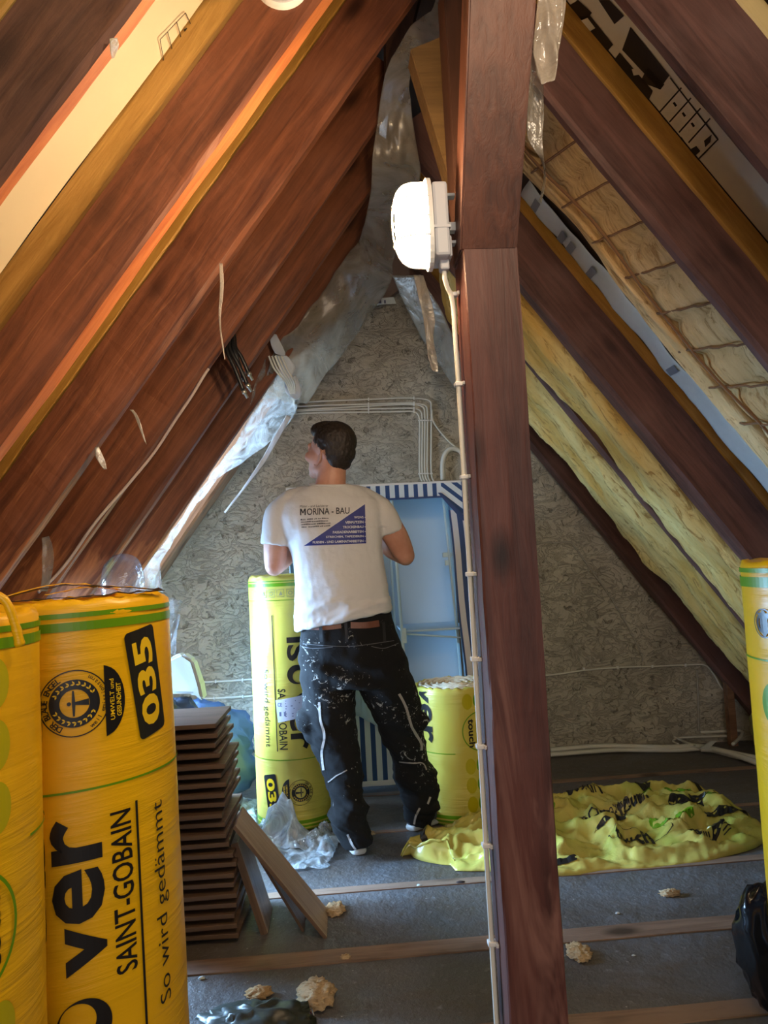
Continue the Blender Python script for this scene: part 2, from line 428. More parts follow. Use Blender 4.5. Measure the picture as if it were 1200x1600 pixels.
# roof window: frame and pane
bm = bmesh.new(); e = .035
for a in ((WS0, WS0+e, W0, W1), (WS1-e, WS1, W0, W1), (WS0+e, WS1-e, W0, W0+e*.5), (WS0+e, WS1-e, W1-e*.5, W1)):
    slab(bm, slopeL, a[0], a[1], a[2], a[3], HL-.005, HL+.06)
bmesh.ops.recalc_face_normals(bm, faces=bm.faces)
win = tag(build('window_1', bm, M_WHITE), kind='structure')
t_ = NT('window_glass'); gl = t_.n('BsdfGlossy', Color=(1, 1, 1), Roughness=.02); tr = t_.n('BsdfTransparent', Color=(.93, .96, .98))
M_GLASS = t_.done(t_.n('MixShader', i0=.06, i1=tr.outputs[0], i2=gl.outputs[0]))
bm = bmesh.new(); slab(bm, slopeL, WS0+.02, WS1-.02, W0+.01, W1-.01, HL+.045, HL+.05)
build('pane', bm, M_GLASS, win)
bm = bmesh.new()
for a in ((VS0, VS0+e, V0, V1), (VS1-e, VS1, V0, V1), (VS0+e, VS1-e, V0, V0+e), (VS0+e, VS1-e, V1-e, V1)): slab(bm, slopeL, a[0], a[1], a[2], a[3], HL-.005, HL+.06)
bmesh.ops.recalc_face_normals(bm, faces=bm.faces)
win2 = tag(build('window_2', bm, M_WHITE), kind='structure')
bm = bmesh.new(); slab(bm, slopeL, VS0+.02, VS1-.02, V0+.01, V1-.01, HL+.045, HL+.05); build('pane', bm, M_GLASS, win2)
# low side walls closing the eaves
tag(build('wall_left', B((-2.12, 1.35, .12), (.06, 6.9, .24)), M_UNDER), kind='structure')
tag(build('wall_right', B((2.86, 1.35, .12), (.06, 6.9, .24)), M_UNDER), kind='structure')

# ============================================================ RAFTERS
def rafter(side, y0, wd, h, hp, label, mat, pmat, seed, s0=-.02, s1=3.86, wane=.006, emat=None, eks=(0, 1)):
    fn = slopeL if side == 'L' else slopeR
    o = fn(s0, y0, 0)
    # local x runs down the slope, local y = world y, local z = out of the room
    ex = (fn(1, 0, 0)-fn(0, 0, 0)); ey = Vector((0, 1, 0)); ez = (fn(0, 0, 1)-fn(0, 0, 0))
    m = Matrix((ex, ey, ez)).transposed()
    root = empty('rafter', o, label, 'rafter', 'rafters of the %s roof slope' % ('left' if side == 'L' else 'right'))
    neg = m.determinant() < 0
    if neg: m = Matrix((ex, -ey, ez)).transposed()
    root.rotation_euler = m.to_euler()
    sg = -1 if neg else 1
    L_ = s1-s0
    def timber(z0, z1, yy0, yy1, wn, sd):
        bm = bmesh.new(); n = 70; rings = []; c = min(.012, (z1-z0)*.2)
        for i in range(n+1):
            x = L_*i/n
            prof = [(yy0+c, z0), (yy1-c, z0), (yy1, z0+c), (yy1, z1), (yy0, z1), (yy0, z0+c)]
            ring = []
            for k, (a, b) in enumerate(prof):
                dy = wn*N3((x*2.2, k*3.1, sd)) + wn*.8*N3((x*9, k*7.7, sd+5))
                dz = wn*N3((x*1.7+9, k*2.3, sd))*(1 if k in (0, 1, 2, 5) else 0)
                ring.append(bm.verts.new((x, sg*(a+dy), b+dz)))
            rings.append(ring)
        for i in range(n):
            for k in range(6):
                q = (rings[i][k], rings[i][(k+1) % 6], rings[i+1][(k+1) % 6], rings[i+1][k]); fc_ = bm.faces.new(q)
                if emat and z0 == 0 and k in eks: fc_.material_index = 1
        bm.faces.new(rings[0]); bm.faces.new(rings[-1])
        bmesh.ops.recalc_face_normals(bm, faces=bm.faces)
        return bm
    a = build('beam', timber(0, h, 0, wd, wane, seed), [mat, emat] if emat else mat, root, world=False)
    if hp: build('packing_strip', timber(h+.001, h+hp, .004, wd-.004, .0015, seed+50), pmat, root, world=False)
    return root
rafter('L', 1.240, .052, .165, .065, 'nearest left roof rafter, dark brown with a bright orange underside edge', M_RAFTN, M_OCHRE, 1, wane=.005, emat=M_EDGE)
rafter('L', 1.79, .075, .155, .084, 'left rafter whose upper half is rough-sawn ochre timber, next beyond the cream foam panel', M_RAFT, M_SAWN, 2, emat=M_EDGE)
rafter('L', 2.31, .06, .170, .065, 'third left rafter from the viewer, reddish brown with scratches and a thin greenish lower edge', M_RAFT, M_OCHRE, 3, emat=M_GEDGE, eks=(1,))
rafter('L', 2.79, .06, .170, .065, 'left rafter carrying the long pale cable along its underside', M_RAFT, M_OCHRE, 4)
rafter('L', 3.28, .065, .170, .065, 'left rafter with the black cable ends hanging from it', M_RAFT, M_OCHRE, 5)
rafter('L', 3.86, .06, .170, .065, 'dark left rafter on the near side of the bright roof window', M_RAFT, M_OCHRE, 6)
rafter('L', 4.30, .19, .170, .065, 'farthest left rafter at the gable wall, its face lit white by the roof window', M_GABLE, M_OCHRE, 7)
rafter('R', 1.655, .055, .205, .062, 'nearest right rafter at the top right corner, broad grey-brown with a pale batten above', M_RAFTR, M_CREAMW, 11)
rafter('R', 2.15, .05, .165, .082, 'dark brown right rafter between the printed panel and the quilted insulation', M_RAFTR, M_OCHRE, 12)
rafter('R', 3.15, .09, .205, .052, 'reddish brown right rafter between the white foil strip and the bright yellow wool', M_RAFTR, M_OCHRE, 13)
rafter('R', 3.70, .05, .18, .06, 'right rafter mostly hidden by torn yellow wool, only a thin brown edge showing', M_RAFTR, M_OCHRE, 14)
rafter('R', 4.55, .10, .20, .06, 'farthest right rafter, dark brown, running down along the gable wall', M_RAFTR, M_OCHRE, 15)

# panels between the rafters
def slope_panel(name, fn, s0, s1, y0, y1, h0, h1, mat, label, cat, group=None, bow=0.0):
    o = fn(s0, y0, h0); ex = fn(1, 0, 0)-fn(0, 0, 0); ez = fn(0, 0, 1)-fn(0, 0, 0)
    sg = 1 if fn is slopeL else -1
    m = Matrix((ex, Vector((0, sg, 0)), ez)).transposed()
    if m.determinant() < 0: sg = -sg; m = Matrix((ex, Vector((0, sg, 0)), ez)).transposed()
    bm = bmesh.new(); L_ = s1-s0; W_ = y1-y0; nx, ny = 40, 8; g = {}
    for k, z in ((0, 0), (1, h1-h0)):
        for i in range(nx+1):
            for j in range(ny+1):
                x = L_*i/nx; y = W_*j/ny
                zz = z + (bow*(fbm((x*1.2, y*5, s0*7), 1, 3)) if k == 0 else 0)
                g[k, i, j] = bm.verts.new((x, sg*y, zz))
    for k in (0, 1):
        for i in range(nx):
            for j in range(ny): bm.faces.new((g[k, i, j], g[k, i+1, j], g[k, i+1, j+1], g[k, i, j+1]))
    for i in range(nx):
        for j in (0, ny): bm.faces.new((g[0, i, j], g[0, i+1, j], g[1, i+1, j], g[1, i, j]))
    for j in range(ny):
        for i in (0, nx): bm.faces.new((g[0, i, j], g[0, i, j+1], g[1, i, j+1], g[1, i, j]))
    bmesh.ops.recalc_face_normals(bm, faces=bm.faces)
    ob = build(name, bm, mat, smooth=False); ob.location = o; ob.rotation_euler = m.to_euler()
    tag(ob, label, cat, group); return ob, (lambda s, y, h=0: fn(s, y, h))
M_FOAM = plain('cream_foam_board', (.74, .62, .42), .7, .2, 5, .05)
M_FOAMR = plain('pale_underlay_board', (.50, .44, .34), .8, .2, 5, .08)
M_GREENB = plain('green_lit_board', (.30, .40, .22), .8, .5, 12, .25)  # green tint paints in the greenish light falling on this corner
M_GREYB = plain('grey_board', (.30, .27, .22), .8, .3, 12, .1)
pL, _ = slope_panel('foam_panel', slopeL, -.1, 3.6, 1.285, 1.789, .236, .286, M_FOAM, 'cream foam panel with faint printed boxes between the two nearest left rafters', 'insulation panel', bow=.008)
slope_panel('green_lit_board', slopeL, 0, 3.6, .55, 1.215, .236, .286, M_GREENB, 'board with painted greenish light at the top left corner beyond the nearest left rafter', 'board', bow=.01)
pR, _ = slope_panel('underlay_panel', slopeR, -.1, 3.6, 1.72, 2.1495, .2485, .271, M_FOAMR, 'pale panel printed with black boxes and arrows between the two nearest right rafters', 'insulation panel')
slope_panel('grey_board', slopeR, 0, 3.6, .7, 1.645, .262, .271, M_GREYB, 'plain grey board at the top right corner above the pale batten', 'board')
def onRp(px, py, h): 
    p = onR(px, py, h); s = (ZR-p.z+h*CP)/SP; return s, p.y
# black print on the right panel, laid out in slope coordinates (x = down the slope, y = along the house)
def print_panel():
    P = Print(); hR = .2465
    def q(px, py): s, y = onRp(px, py, hR); return (s, y)
    def quad(*pp): P.poly([q(*p) for p in pp])
    quad((884, 12), (903, 0), (925, 20), (905, 45)); quad((935, 0), (952, 0), (975, 25), (960, 38))
    quad((898, 30), (920, 22), (958, 70), (942, 88)); quad((972, 78), (985, 42), (1046, 118), (1030, 140))
    quad((955, 100), (968, 82), (1020, 142), (1008, 170)); quad((975, 118), (1010, 165), (1018, 170), (1013, 185), (960, 105))
    quad((1000, 128), (1012, 105), (1038, 132), (1032, 140))
    for i in range(4):
        x = 1030+i*15; y = 178+i*16
        quad((x, y-4), (x+34, y-42), (x+35.5, y-40), (x+1.5, y-2))
    for (x, y) in ((1054, 162), (1068, 178), (1082, 194), (1038, 186), (1051, 202), (1065, 217)): quad((x-3, y-1), (x, y-3), (x+4, y+3), (x+1, y+5))
    quad((1070, 238), (1088, 228), (1094, 236), (1082, 248)); quad((1100, 220), (1112, 210), (1110, 222), (1102, 230))
    quad((1122, 216), (1123, 218), (1090, 252), (1088, 250)); quad((1015, 168), (1017, 167), (1092, 250), (1090, 252))
    quad((1046, 122), (1048, 121), (1122, 216), (1120, 218))
    P.build('black_printing', lambda s, y: slopeR(s, y, hR), M_BLACK, pR, 0, 0)
    P = Print(); hR = .2455
    def q2(px, py): s, y = onRp(px, py, hR); return (s, y)
    for pp in (((903, 34), (918, 28), (930, 44), (916, 52)), ((914, 60), (921, 56), (935, 74), (928, 79)), ((987, 108), (1000, 108), (1004, 116), (990, 118))):
        P.poly([q2(*p) for p in pp])
    P.build('pale_printing', lambda s, y: slopeR(s, y, hR), M_FOAMR, pR, 0, 0)
print_panel()
def print_panelL():
    P = Print(); h = .228
    def q(px, py):
        p = onL(px, py, h); return ((ZR-p.z+h*CP)/SP, p.y)
    def line(a, b, w_=1.2):
        ax, ay = a; bx, by = b; L_ = math.hypot(bx-ax, by-ay); nx, ny = -(by-ay)/L_*w_/2, (bx-ax)/L_*w_/2
        P.poly([q(ax+nx, ay+ny), q(bx+nx, by+ny), q(bx-nx, by-ny), q(ax-nx, ay-ny)])
    line((250, 62), (290, 20)); line((250, 62), (256, 95)); line((290, 20), (300, 42)); line((262, 50), (270, 80)); line((276, 34), (284, 62))
    line((256, 95), (300, 42)); line((288, 48), (293, 46), 5)
    P.build('faint_printing', lambda s, y: slopeL(s, y, h), M_BLACK, pL, 0, 0)
print_panelL()

# ============================================================ MINERAL WOOL between the right rafters
def wool(name, s0, s1, y0, y1, h_in, h_out, mat, label, amp=.03, edge=.05, seed=0, quilt=False, lowcut=None):
    """lumpy mat; h_in = how far its face sits from the underside plane (negative = bulging into the room)"""
    ex = slopeR(1, 0)-slopeR(0, 0); ez = slopeR(0, 0, 1)-slopeR(0, 0, 0)
    m = Matrix((ex, Vector((0, -1, 0)), ez)).transposed(); sg = -1
    if m.determinant() < 0: sg = 1; m = Matrix((ex, Vector((0, 1, 0)), ez)).transposed()
    bm = bmesh.new(); nx, ny = 150, 34; L_ = s1-s0; W_ = y1-y0; g = {}
    for i in range(nx+1):
        for j in range(ny+1):
            u = i/nx; v = j/ny; x = L_*u
            wob0 = edge*fbm((x*2.3, seed, 0), 1, 4); wob1 = edge*fbm((x*2.3, seed+7, 3), 1, 4)
            y = wob0*(1-v)+v*(W_+wob1)
            round_ = (max(0, 1-abs(2*v-1)**9))**.5 * min(1, u*12, (1-u)*12)**.5
            z = h_out-h_in; z = z*round_
            z += round_*amp*(fbm((x*1.5, y*6, seed), 1, 5)+.5*ridged((x*1.2, y*9, seed+3), 1, 3)-.5)
            if quilt: z -= round_*.022*math.exp(-((((x+y*.12) % .155)-.0775)/.02)**2)
            g[0, i, j] = bm.verts.new((x, sg*y, -z)); g[1, i, j] = bm.verts.new((x, sg*y, 0))
    for k in (0, 1):
        for i in range(nx):
            for j in range(ny): bm.faces.new((g[k, i, j], g[k, i+1, j], g[k, i+1, j+1], g[k, i, j+1]))
    for i in range(nx):
        for j in (0, ny): bm.faces.new((g[0, i, j], g[0, i+1, j], g[1, i+1, j], g[1, i, j]))
    for j in range(ny):
        for i in (0, nx): bm.faces.new((g[0, i, j], g[0, i, j+1], g[1, i, j+1], g[1, i, j]))
    bmesh.ops.remove_doubles(bm, verts=bm.verts, dist=1e-5)
    bmesh.ops.recalc_face_normals(bm, faces=bm.faces)
    ob = build(name, bm, mat, smooth=True); ob.location = slopeR(s0, y0, h_out); ob.rotation_euler = m.to_euler()
    return tag(ob, label, 'insulation mat')
q1 = wool('insulation_mat', .12, 3.75, 2.215, 2.585, .060, .255, M_WOOLQ, 'brownish quilted insulation mat with wire grid lines between two right rafters', .012, .015, 1, True)
wool('insulation_mat', .30, 3.4, 2.55, 2.645, .045, .235, M_WOOLQ, 'curled brown lower edge of quilted insulation hanging loose beside the white foil strip', .018, .022, 5)
wool('insulation_mat', .30, 3.7, 3.26, 3.705, -.012, .235, M_WOOL, 'upper bright yellow wool mat with torn lower edge on the right slope', .04, .045, 2)
wool('insulation_mat', .30, 3.75, 3.765, 4.29, -.010, .235, M_WOOL, 'lower bright yellow wool mat next to the farthest right rafter', .05, .06, 3)
# wire grid on the quilted mat
M_WIRE = plain('grid_line_brown', (.19, .09, .035), .8)
bm = bmesh.new()
for k in range(17):
    s = .35+k*.17; pts = []
    for j in range(13):
        y = 2.23+.36*j/12
        pts.append(slopeR(s-.1*(j/12-.5), y, .050+.006*math.sin(j*1.9+k)))
    sweep(bm, pts, .0045, 5)
build('wire_grid', bm, M_WIRE, q1)
bm = bmesh.new(); pts = [slopeR(.3+3.1*k/30, 2.50+.02*math.sin(k*.7), .045+.004*math.sin(k*1.3)) for k in range(31)]
sweep(bm, pts, .006, 5); build('wire_grid', bm, M_WIRE, q1)

# white foil strip beside the ochre packing
def strip_sheet(name, fn, rows, mat, label, cat, thick=.001, amp=.004, sc=7, group=None, parent=None, n=6):
    """rows: list of (pointA, pointB); a wrinkled sheet between them"""
    vs = []; fs = []; R_ = []
    for i in range(len(rows)-1):
        for k in range(n):
            t_ = k/n; R_.append((rows[i][0].lerp(rows[i+1][0], t_), rows[i][1].lerp(rows[i+1][1], t_)))
    R_.append(rows[-1]); m_ = 14
    for a, b in R_:
        for j in range(m_+1):
            p = a.lerp(b, j/m_)
            d = Vector((0, -1, 0))*(amp*(ridged((p.x*.9, p.y*.4, p.z*.35), sc, 3)-1.0)) + Vector((amp*N3(p*9), 0, amp*N3(p*7+Vector((3, 0, 0)))))
            vs.append(p+d)
    W_ = m_+1
    for i in range(len(R_)-1):
        for j in range(m_): a = i*W_+j; fs.append((a, a+1, a+W_+1, a+W_))
    ob = from_data(name, vs, fs, mat, parent, smooth=True)
    so = ob.modifiers.new('thick', 'SOLIDIFY'); so.thickness = thick
    if label: tag(ob, label, cat, group)
    return ob
M_FOIL = plain('white_foil_tape', (.66, .70, .70), .35, .4, 30, .08)
rows = []
for k in range(13):
    s = .55+2.9*k/12
    rows.append((slopeR(s, 3.01+.012*math.sin(k*2.1), .250), slopeR(s, 3.14, .248)))
foil = strip_sheet('foil_strip', None, rows, M_FOIL, 'white foil strip with grey printed tape running along the right slope', 'foil strip', amp=.01)
P = Print()
for s in (.62, .80, .86, 1.0, 1.55): P.rect(s, 3.04, s+.035, 3.12)
P.build('tape_print', lambda s, y: slopeR(s, y, .238), plain('grey_tape_print', (.22, .24, .27), .5), foil, 0, 0)
exec_after = []

# ============================================================ TIMBER POST AND STRUTS
def prism(name, poly, Y0, Y1, mat, parent=None, bev=0.0, cuts=0, wob=0.0, axis=None):
    """timber with the given face outline at depth Y0, running back to depth Y1"""
    f = [at(x, y, Y0) for x, y in poly]; bm = bmesh.new()
    a = [bm.verts.new(p) for p in f]; b = [bm.verts.new(p+Vector((0, Y1-Y0, 0))) for p in f]; n = len(f)
    bm.faces.new(a); bm.faces.new(b[::-1])
    for i in range(n): bm.faces.new((a[i], b[i], b[(i+1) % n], a[(i+1) % n]))
    bmesh.ops.recalc_face_normals(bm, faces=bm.faces)
    if bev: bmesh.ops.bevel(bm, geom=list(bm.edges), offset=bev, segments=2, affect='EDGES')
    return build(name, bm, mat, parent)
POSTM = wood('post_wood_upright', (.046, .015, .012), (.135, .043, .031), grey=.35, worn=(.25, .11, .08), rough=.5, knots=.9, axis='Z', sc=1.0)
POSTU = wood('upper_post_wood', (.055, .018, .010), (.13, .043, .022), grey=.2, rough=.5, knots=.8, axis='Z', sc=1.2)
DARKT = wood('dark_timber', (.035, .016, .010), (.085, .035, .02), grey=.1, axis='Z')
post = empty('timber_post', (.367, 1.66, 0), 'old reddish brown timber post standing in the foreground right of centre, carrying the lit lamp', 'post')
bm = bmesh.new(); n = 80; rings = []
for i in range(n+1):
    z = 1.955*i/n; ring = []
    for k, (x, y) in enumerate(((.309, 1.6), (.428, 1.6), (.431, 1.61), (.431, 1.72), (.305, 1.72), (.305, 1.604))):
        d = .0035*N3((k*5.1, z*2.2, 0))+.0015*N3((k*5.1, z*14, 4))
        ring.append(bm.verts.new((x+d, y+d*.6, z)))
    rings.append(ring)
for i in range(n):
    for k in range(6): bm.faces.new((rings[i][k], rings[i][(k+1) % 6], rings[i+1][(k+1) % 6], rings[i+1][k]))
bm.faces.new(rings[0][::-1]); bm.faces.new(rings[-1]); bmesh.ops.recalc_face_normals(bm, faces=bm.faces)
build('lower_timber', bm, POSTM, post)
# upper timber leaning towards the viewer
bA, bB = at(719, 392, 1.6), at(808, 390, 1.6); tA, tB = at(733, 0, 1.42), at(838, 0, 1.42)
k = 1.75
cs = [(bA, tA), (bB, tB)]
def ext(p, q): return p+(q-p)*k
bm = bmesh.new(); q = []
for (p, t2) in ((bA, tA), (bB, tB)):
    q.append([p, ext(p, t2), p+Vector((0, .11, 0)), ext(p, t2)+Vector((0, .11, 0))])
v = [bm.verts.new(p) for p in (q[0][0], q[1][0], q[1][2], q[0][2], q[0][1], q[1][1], q[1][3], q[0][3])]
for f in ((0, 1, 2, 3), (7, 6, 5, 4), (0, 4, 5, 1), (1, 5, 6, 2), (2, 6, 7, 3), (3, 7, 4, 0)): bm.faces.new([v[i] for i in f])
bmesh.ops.recalc_face_normals(bm, faces=bm.faces)
bmesh.ops.bevel(bm, geom=list(bm.edges), offset=.004, segments=2, affect='EDGES')
build('upper_timber', bm, POSTU, post)
tag(prism('timber_strut', [(641, 76), (690, 56), (712, 262), (712, 300), (705, 290)], 2.02, 2.10, M_OLIVE, bev=.003), 'olive brown plank wedged under the ridge left of the post above the lamp', 'strut')
tag(prism('timber_strut', [(692, -40), (722, -40), (722, 200), (716, 330), (711, 300)], 1.86, 1.97, DARKT, bev=.003), 'dark narrow timber with a lit orange edge between the olive plank and the post', 'strut')
tag(prism('timber_strut', [(600, -60), (668, -60), (640, 55), (604, 110)], 2.55, 2.68, DARKT, bev=.003), 'dark timber under the ridge at the top centre behind the crumpled film', 'strut')
# board closing the tip of the gable
tag(prism('gable_board', [(566, 468), (606, 466), (640, 440), (640, 250), (575, 250), (560, 420)], 4.50, 4.56, plain('brown_paper_board', (.20, .135, .11), .8, .3, 6, .2)), 'brownish board closing the tip of the gable above the white tape', 'board')
tg = prism('sealing_tape', [(566, 468), (615, 464), (619, 474), (566, 477)], 4.49, 4.497, M_FOIL)
tag(tg, 'short white printed tape strip under the brown gable board', 'tape')
P = Print()
for (x0, x1) in ((570, 578), (588, 596), (600, 603)):
    a = at(x0, 469, 4.488); b = at(x1, 474, 4.488); P.rect(a.x, b.z, b.x, a.z)
P.build('tape_print', lambda u, v_: Vector((u, 4.488, v_)), plain('dark_tape_print', (.09, .09, .16), .5), tg, 0, 0)

# ============================================================ BULKHEAD LAMP
LY = 1.665
lc = at(670, 352, LY); LX, LZ = lc.x, lc.z
lamp = empty('bulkhead_lamp', (LX+.05, LY, LZ), 'glowing oval bulkhead lamp on the left side of the timber post', 'lamp')
t_ = NT('lamp_glow'); em = t_.n('Emission', Color=(1, .72, .42), Strength=185.0); M_GLOW = t_.done(em)
def oval(bm, prof, ry, rz, n=40, p=2.6):
    rings = []
    for x, sc in prof:
        ring = []
        for k in range(n):
            a = 2*PI*k/n; c, s = math.cos(a), math.sin(a)
            d = (abs(c)**p+abs(s)**p)**(-1/p)
            ring.append(bm.verts.new((LX+x, LY+ry*sc*c*d, LZ+(rz-(1-sc)*ry)*s*d)))
        rings.append(ring)
    for i in range(len(rings)-1):
        for k in range(n): bm.faces.new((rings[i][k], rings[i][(k+1) % n], rings[i+1][(k+1) % n], rings[i+1][k]))
    bm.faces.new(rings[0][::-1]); bm.faces.new(rings[-1]); bmesh.ops.recalc_face_normals(bm, faces=bm.faces)
bm = bmesh.new(); oval(bm, [(-.002, .95), (-.03, .94), (-.05, .88), (-.064, .76), (-.073, .55), (-.077, .25)], .050, .098)
build('glass_globe', bm, M_GLOW, lamp, smooth=True)
bm = bmesh.new(); oval(bm, [(.004, 1.0), (.004, 1.08), (-.006, 1.08), (-.008, 1.0)], .052, .102)
build('rim', bm, M_WHITE, lamp, smooth=False)
M_WIREW = plain('cage_wire_white', (.8, .78, .7), .4)
for zz in (-.045, .0, .045):      # wire guard
    pts = []
    for k in range(17):
        a = PI*k/16; pts.append((LX-.004-.080*math.sin(a)**.6, LY+.054*math.cos(a), LZ+zz))
    bm = bmesh.new(); sweep(bm, pts, .0016, 6); build('guard_wire', bm, M_WIREW, lamp, smooth=True)
pts = [(LX-.004-.082*math.sin(PI*k/24)**.45, LY, LZ+.103*math.cos(PI*k/24)) for k in range(25)]
bm = bmesh.new(); sweep(bm, pts, .0022, 6); build('guard_wire', bm, M_WIREW, lamp, smooth=True)
bm = bmesh.new()
box(bm, (LX+.024, LY, LZ-.002), (.036, .085, .175), bev=.007)
box(bm, (LX+.030, LY, LZ-.062), (.034, .06, .05), bev=.004); box(bm, (LX+.024, LY, LZ-.022), (.040, .088, .006)); 
box(bm, (LX+.030, LY, LZ-.096), (.022, .03, .03), bev=.004)
build('housing', bm, M_GREY, lamp)
for z, l, h in ((.068, .022, .007), (-.008, .026, .020), (-.045, .018, .007)): build('mounting_bracket', B((LX+.042+l/2, LY, LZ+z), (l, .022, h), bev=.0015), M_WHITE, lamp)
# supply cable down the post
CX, CY = .2985, 1.685
pts = [(LX+.030, LY, LZ-.105), (LX+.030, LY, LZ-.125), (LX+.030+(CX-.008-LX-.030)*.35, LY+.008, LZ-.148), (LX+.030+(CX-.008-LX-.030)*.8, LY+.014, LZ-.165), (CX-.008, CY, LZ-.20), (CX-.008, CY, LZ-.25), (CX-.007, CY, 1.6), (CX-.007, CY, 1.1), (CX-.007, CY, .6), (CX-.007, CY, .02)]
cb = cable('supply_cable', pts, .0058, M_CABLE, n=10)
tag(cb, 'white cable running from the lamp down the left edge of the timber post', 'cable')
for py in (460, 600, 745, 897, 1030, 1167, 1322, 1476):
    z = at(735, py, CY).z
    bm = bmesh.new(); box(bm, (CX-.006, CY, z), (.020, .020, .010), bev=.002); box(bm, (CX+.003, CY-.012, z), (.006, .012, .008), bev=.001)
    build('cable_clip', bm, M_WHITE, cb)

# ============================================================ INSULATION ROLLS
RR, RH = .200, 1.222
def seal(bk, yl, cx, cy, r, rot=1):
    bk.ring(cx, cy, r*.965, r); bk.ring(cx, cy, r*.42, r*.70)
    bk.ring(cx, cy, r*.70, r*.715)
    a0 = PI
    bk.arc('DER BLAUE ENGEL', cx, cy, r*.76, r*.19, PI, 2.2, .02, inward=False) if False else None
    # words round the rim (the mark is turned a quarter to the left)
    n = 'DER BLAUE ENGEL'; 
    for i, ch in enumerate(n):
        if ch == ' ': continue
        vs, fs = text_shape(ch, .02); a = PI+1.08-2.16*(i+.5)/len(n); d = Vector((math.cos(a), math.sin(a))); tx = Vector((d.y, -d.x)); wd = max(v[0] for v in vs); h = r*.24
        base = Vector((cx, cy))+d*r*.76
        bk.add([tuple(base+tx*((x-wd/2)*h)+d*(y*h)) for x, y in vs], fs)
    n = 'weil emissionsarm'
    for i, ch in enumerate(n):
        if ch == ' ': continue
        vs, fs = text_shape(ch, .005); a = -1.05+2.1*(i+.5)/len(n); d = Vector((math.cos(a), math.sin(a))); tx = Vector((-d.y, d.x)); wd = max(v[0] for v in vs); h = r*.19
        base = Vector((cx, cy))+d*r*.91
        bk.add([tuple(base+tx*((x-wd/2)*h)-d*(y*h)) for x, y in vs], fs)
    for s in (-1, 1):
        for k in range(9):
            a = s*(.45+k*.27); rr = r*.57; px, py = cx+rr*math.cos(a), cy+rr*math.sin(a)
            ta = a+s*1.2
            for q in (-1, 1):
                tb = ta+q*.55; ex, ey = math.cos(tb)*r*.13, math.sin(tb)*r*.13; nx, ny = -math.sin(tb)*r*.028, math.cos(tb)*r*.028
                yl.poly([(px, py), (px+ex*.5+nx, py+ey*.5+ny), (px+ex, py+ey), (px+ex*.5-nx, py+ey*.5-ny)])
    # little figure with outstretched arms, head to the left
    bk.disc(cx-r*.16, cy, r*.06, 14); bk.poly([(cx-r*.08, cy-r*.03), (cx+r*.40, cy-r*.10), (cx+r*.40, cy+r*.10), (cx-r*.08, cy+r*.03)])
    bk.poly([(cx-r*.06, cy-r*.38), (cx-r*.01, cy-r*.38), (cx+.02*r, cy), (cx-r*.01, cy+r*.38), (cx-r*.06, cy+r*.38), (cx-r*.08, cy)])
def print_set(hi=RH, circle_u=-.23, ghosts=True):
    bk, gr, ol, yl = Print(), Print(), Print(), Print()
    # rim stripes
    gr.rect(-.62, 1.170, .62, 1.186); gr.rect(-.62, 1.194, .62, 1.203); gr.rect(-.62, 1.211, .62, 1.215)
    gr.rect(-.62, .036, .62, .052); gr.rect(-.62, .024, .62, .030); gr.rect(-.1, .882, .62, .886); gr.rect(-.1, .118, .62, .121)
    seal(bk, yl, .058, 1.040, .060)
    # half-round banner
    pts = [(.110, .972)]+[(.108+.040*math.sin(a), 1.037-.064*math.cos(a)) for a in [PI*k/16 for k in range(1, 16)]]+[(.110, 1.102)]
    bk.poly(pts)
    yl.text('UMWELT und', .119, 1.0, .127, 1.075, 1, .01); yl.text('GESUNDHEIT', .131, 1.005, .140, 1.066, 1, .02)
    # slanted value plate
    def sh(a, b, e=0): return (.151+.074*a+.027*(1-b)+0*e, .948+.205*b+.014*a)
    c = .12; pl = []
    for (cx_, cy_, a0) in ((1-c, 1-c*.4, 0), (c, 1-c*.4, 1), (c, c*.4, 2), (1-c, c*.4, 3)):
        for k in range(5):
            a = PI/2*(a0+k/4); pl.append(sh(cx_+c*math.cos(a), cy_+c*.4*math.sin(a)))
    bk.poly(pl)
    T = Print(); T.text('035', .0, .0, 1, 1, 1, .035)
    yl.add([sh(.17+.66*a, .09+.82*b) for a, b in T.v], T.f)
    # big word, second word, line and slogan, reading upwards
    bk.text('er', .008, .655, .095, .838, 1, .02); bk.text('v', .026, .567, .095, .652, 1, .03)
    bk.ring(.052, .480, .030, .046, off=(-.010, .010)); bk.text('IS', .005, .30, .095, .415, 1, .03)
    bk.text('SAINT-GOBAIN', .109, .545, .149, .833, 1, .012); bk.rect(.159, .19, .164, .842)
    bk.text('So wird gedämmt', .196, .451, .236, .824, 1, -.004)
    # round mark and columns of dots
    cu = circle_u
    gr.ring(cu, .785, .088, .093)
    bk.text('touch', cu+.030, .725, cu+.062, .858, 1, .028)
    bl = []
    for (cx_, cy_, a0) in ((cu+.008, .842, 0), (cu-.036, .842, 1), (cu-.036, .757, 2), (cu+.008, .757, 3)):
        for k in range(5):
            a = PI/2*(a0+k/4); bl.append((cx_+.012*math.cos(a), cy_+.012*math.sin(a)))
    bk.poly(bl); yl.text('G3', cu-.040, .760, cu+.010, .840, 1, .03)
    bk.rect(cu-.012, .700, cu-.002, .738); bk.rect(cu-.026, .714, cu+.012, .724)
    for z in (1.118, 1.030, .942, .640, .552, .464, .376, .288, .200, .112):
        gr.disc(cu+.004, z, .027, 28, .036)
        if ghosts: ol.disc(cu+.060, z+.004, .026, 28, .037)
    return bk, gr, ol, yl
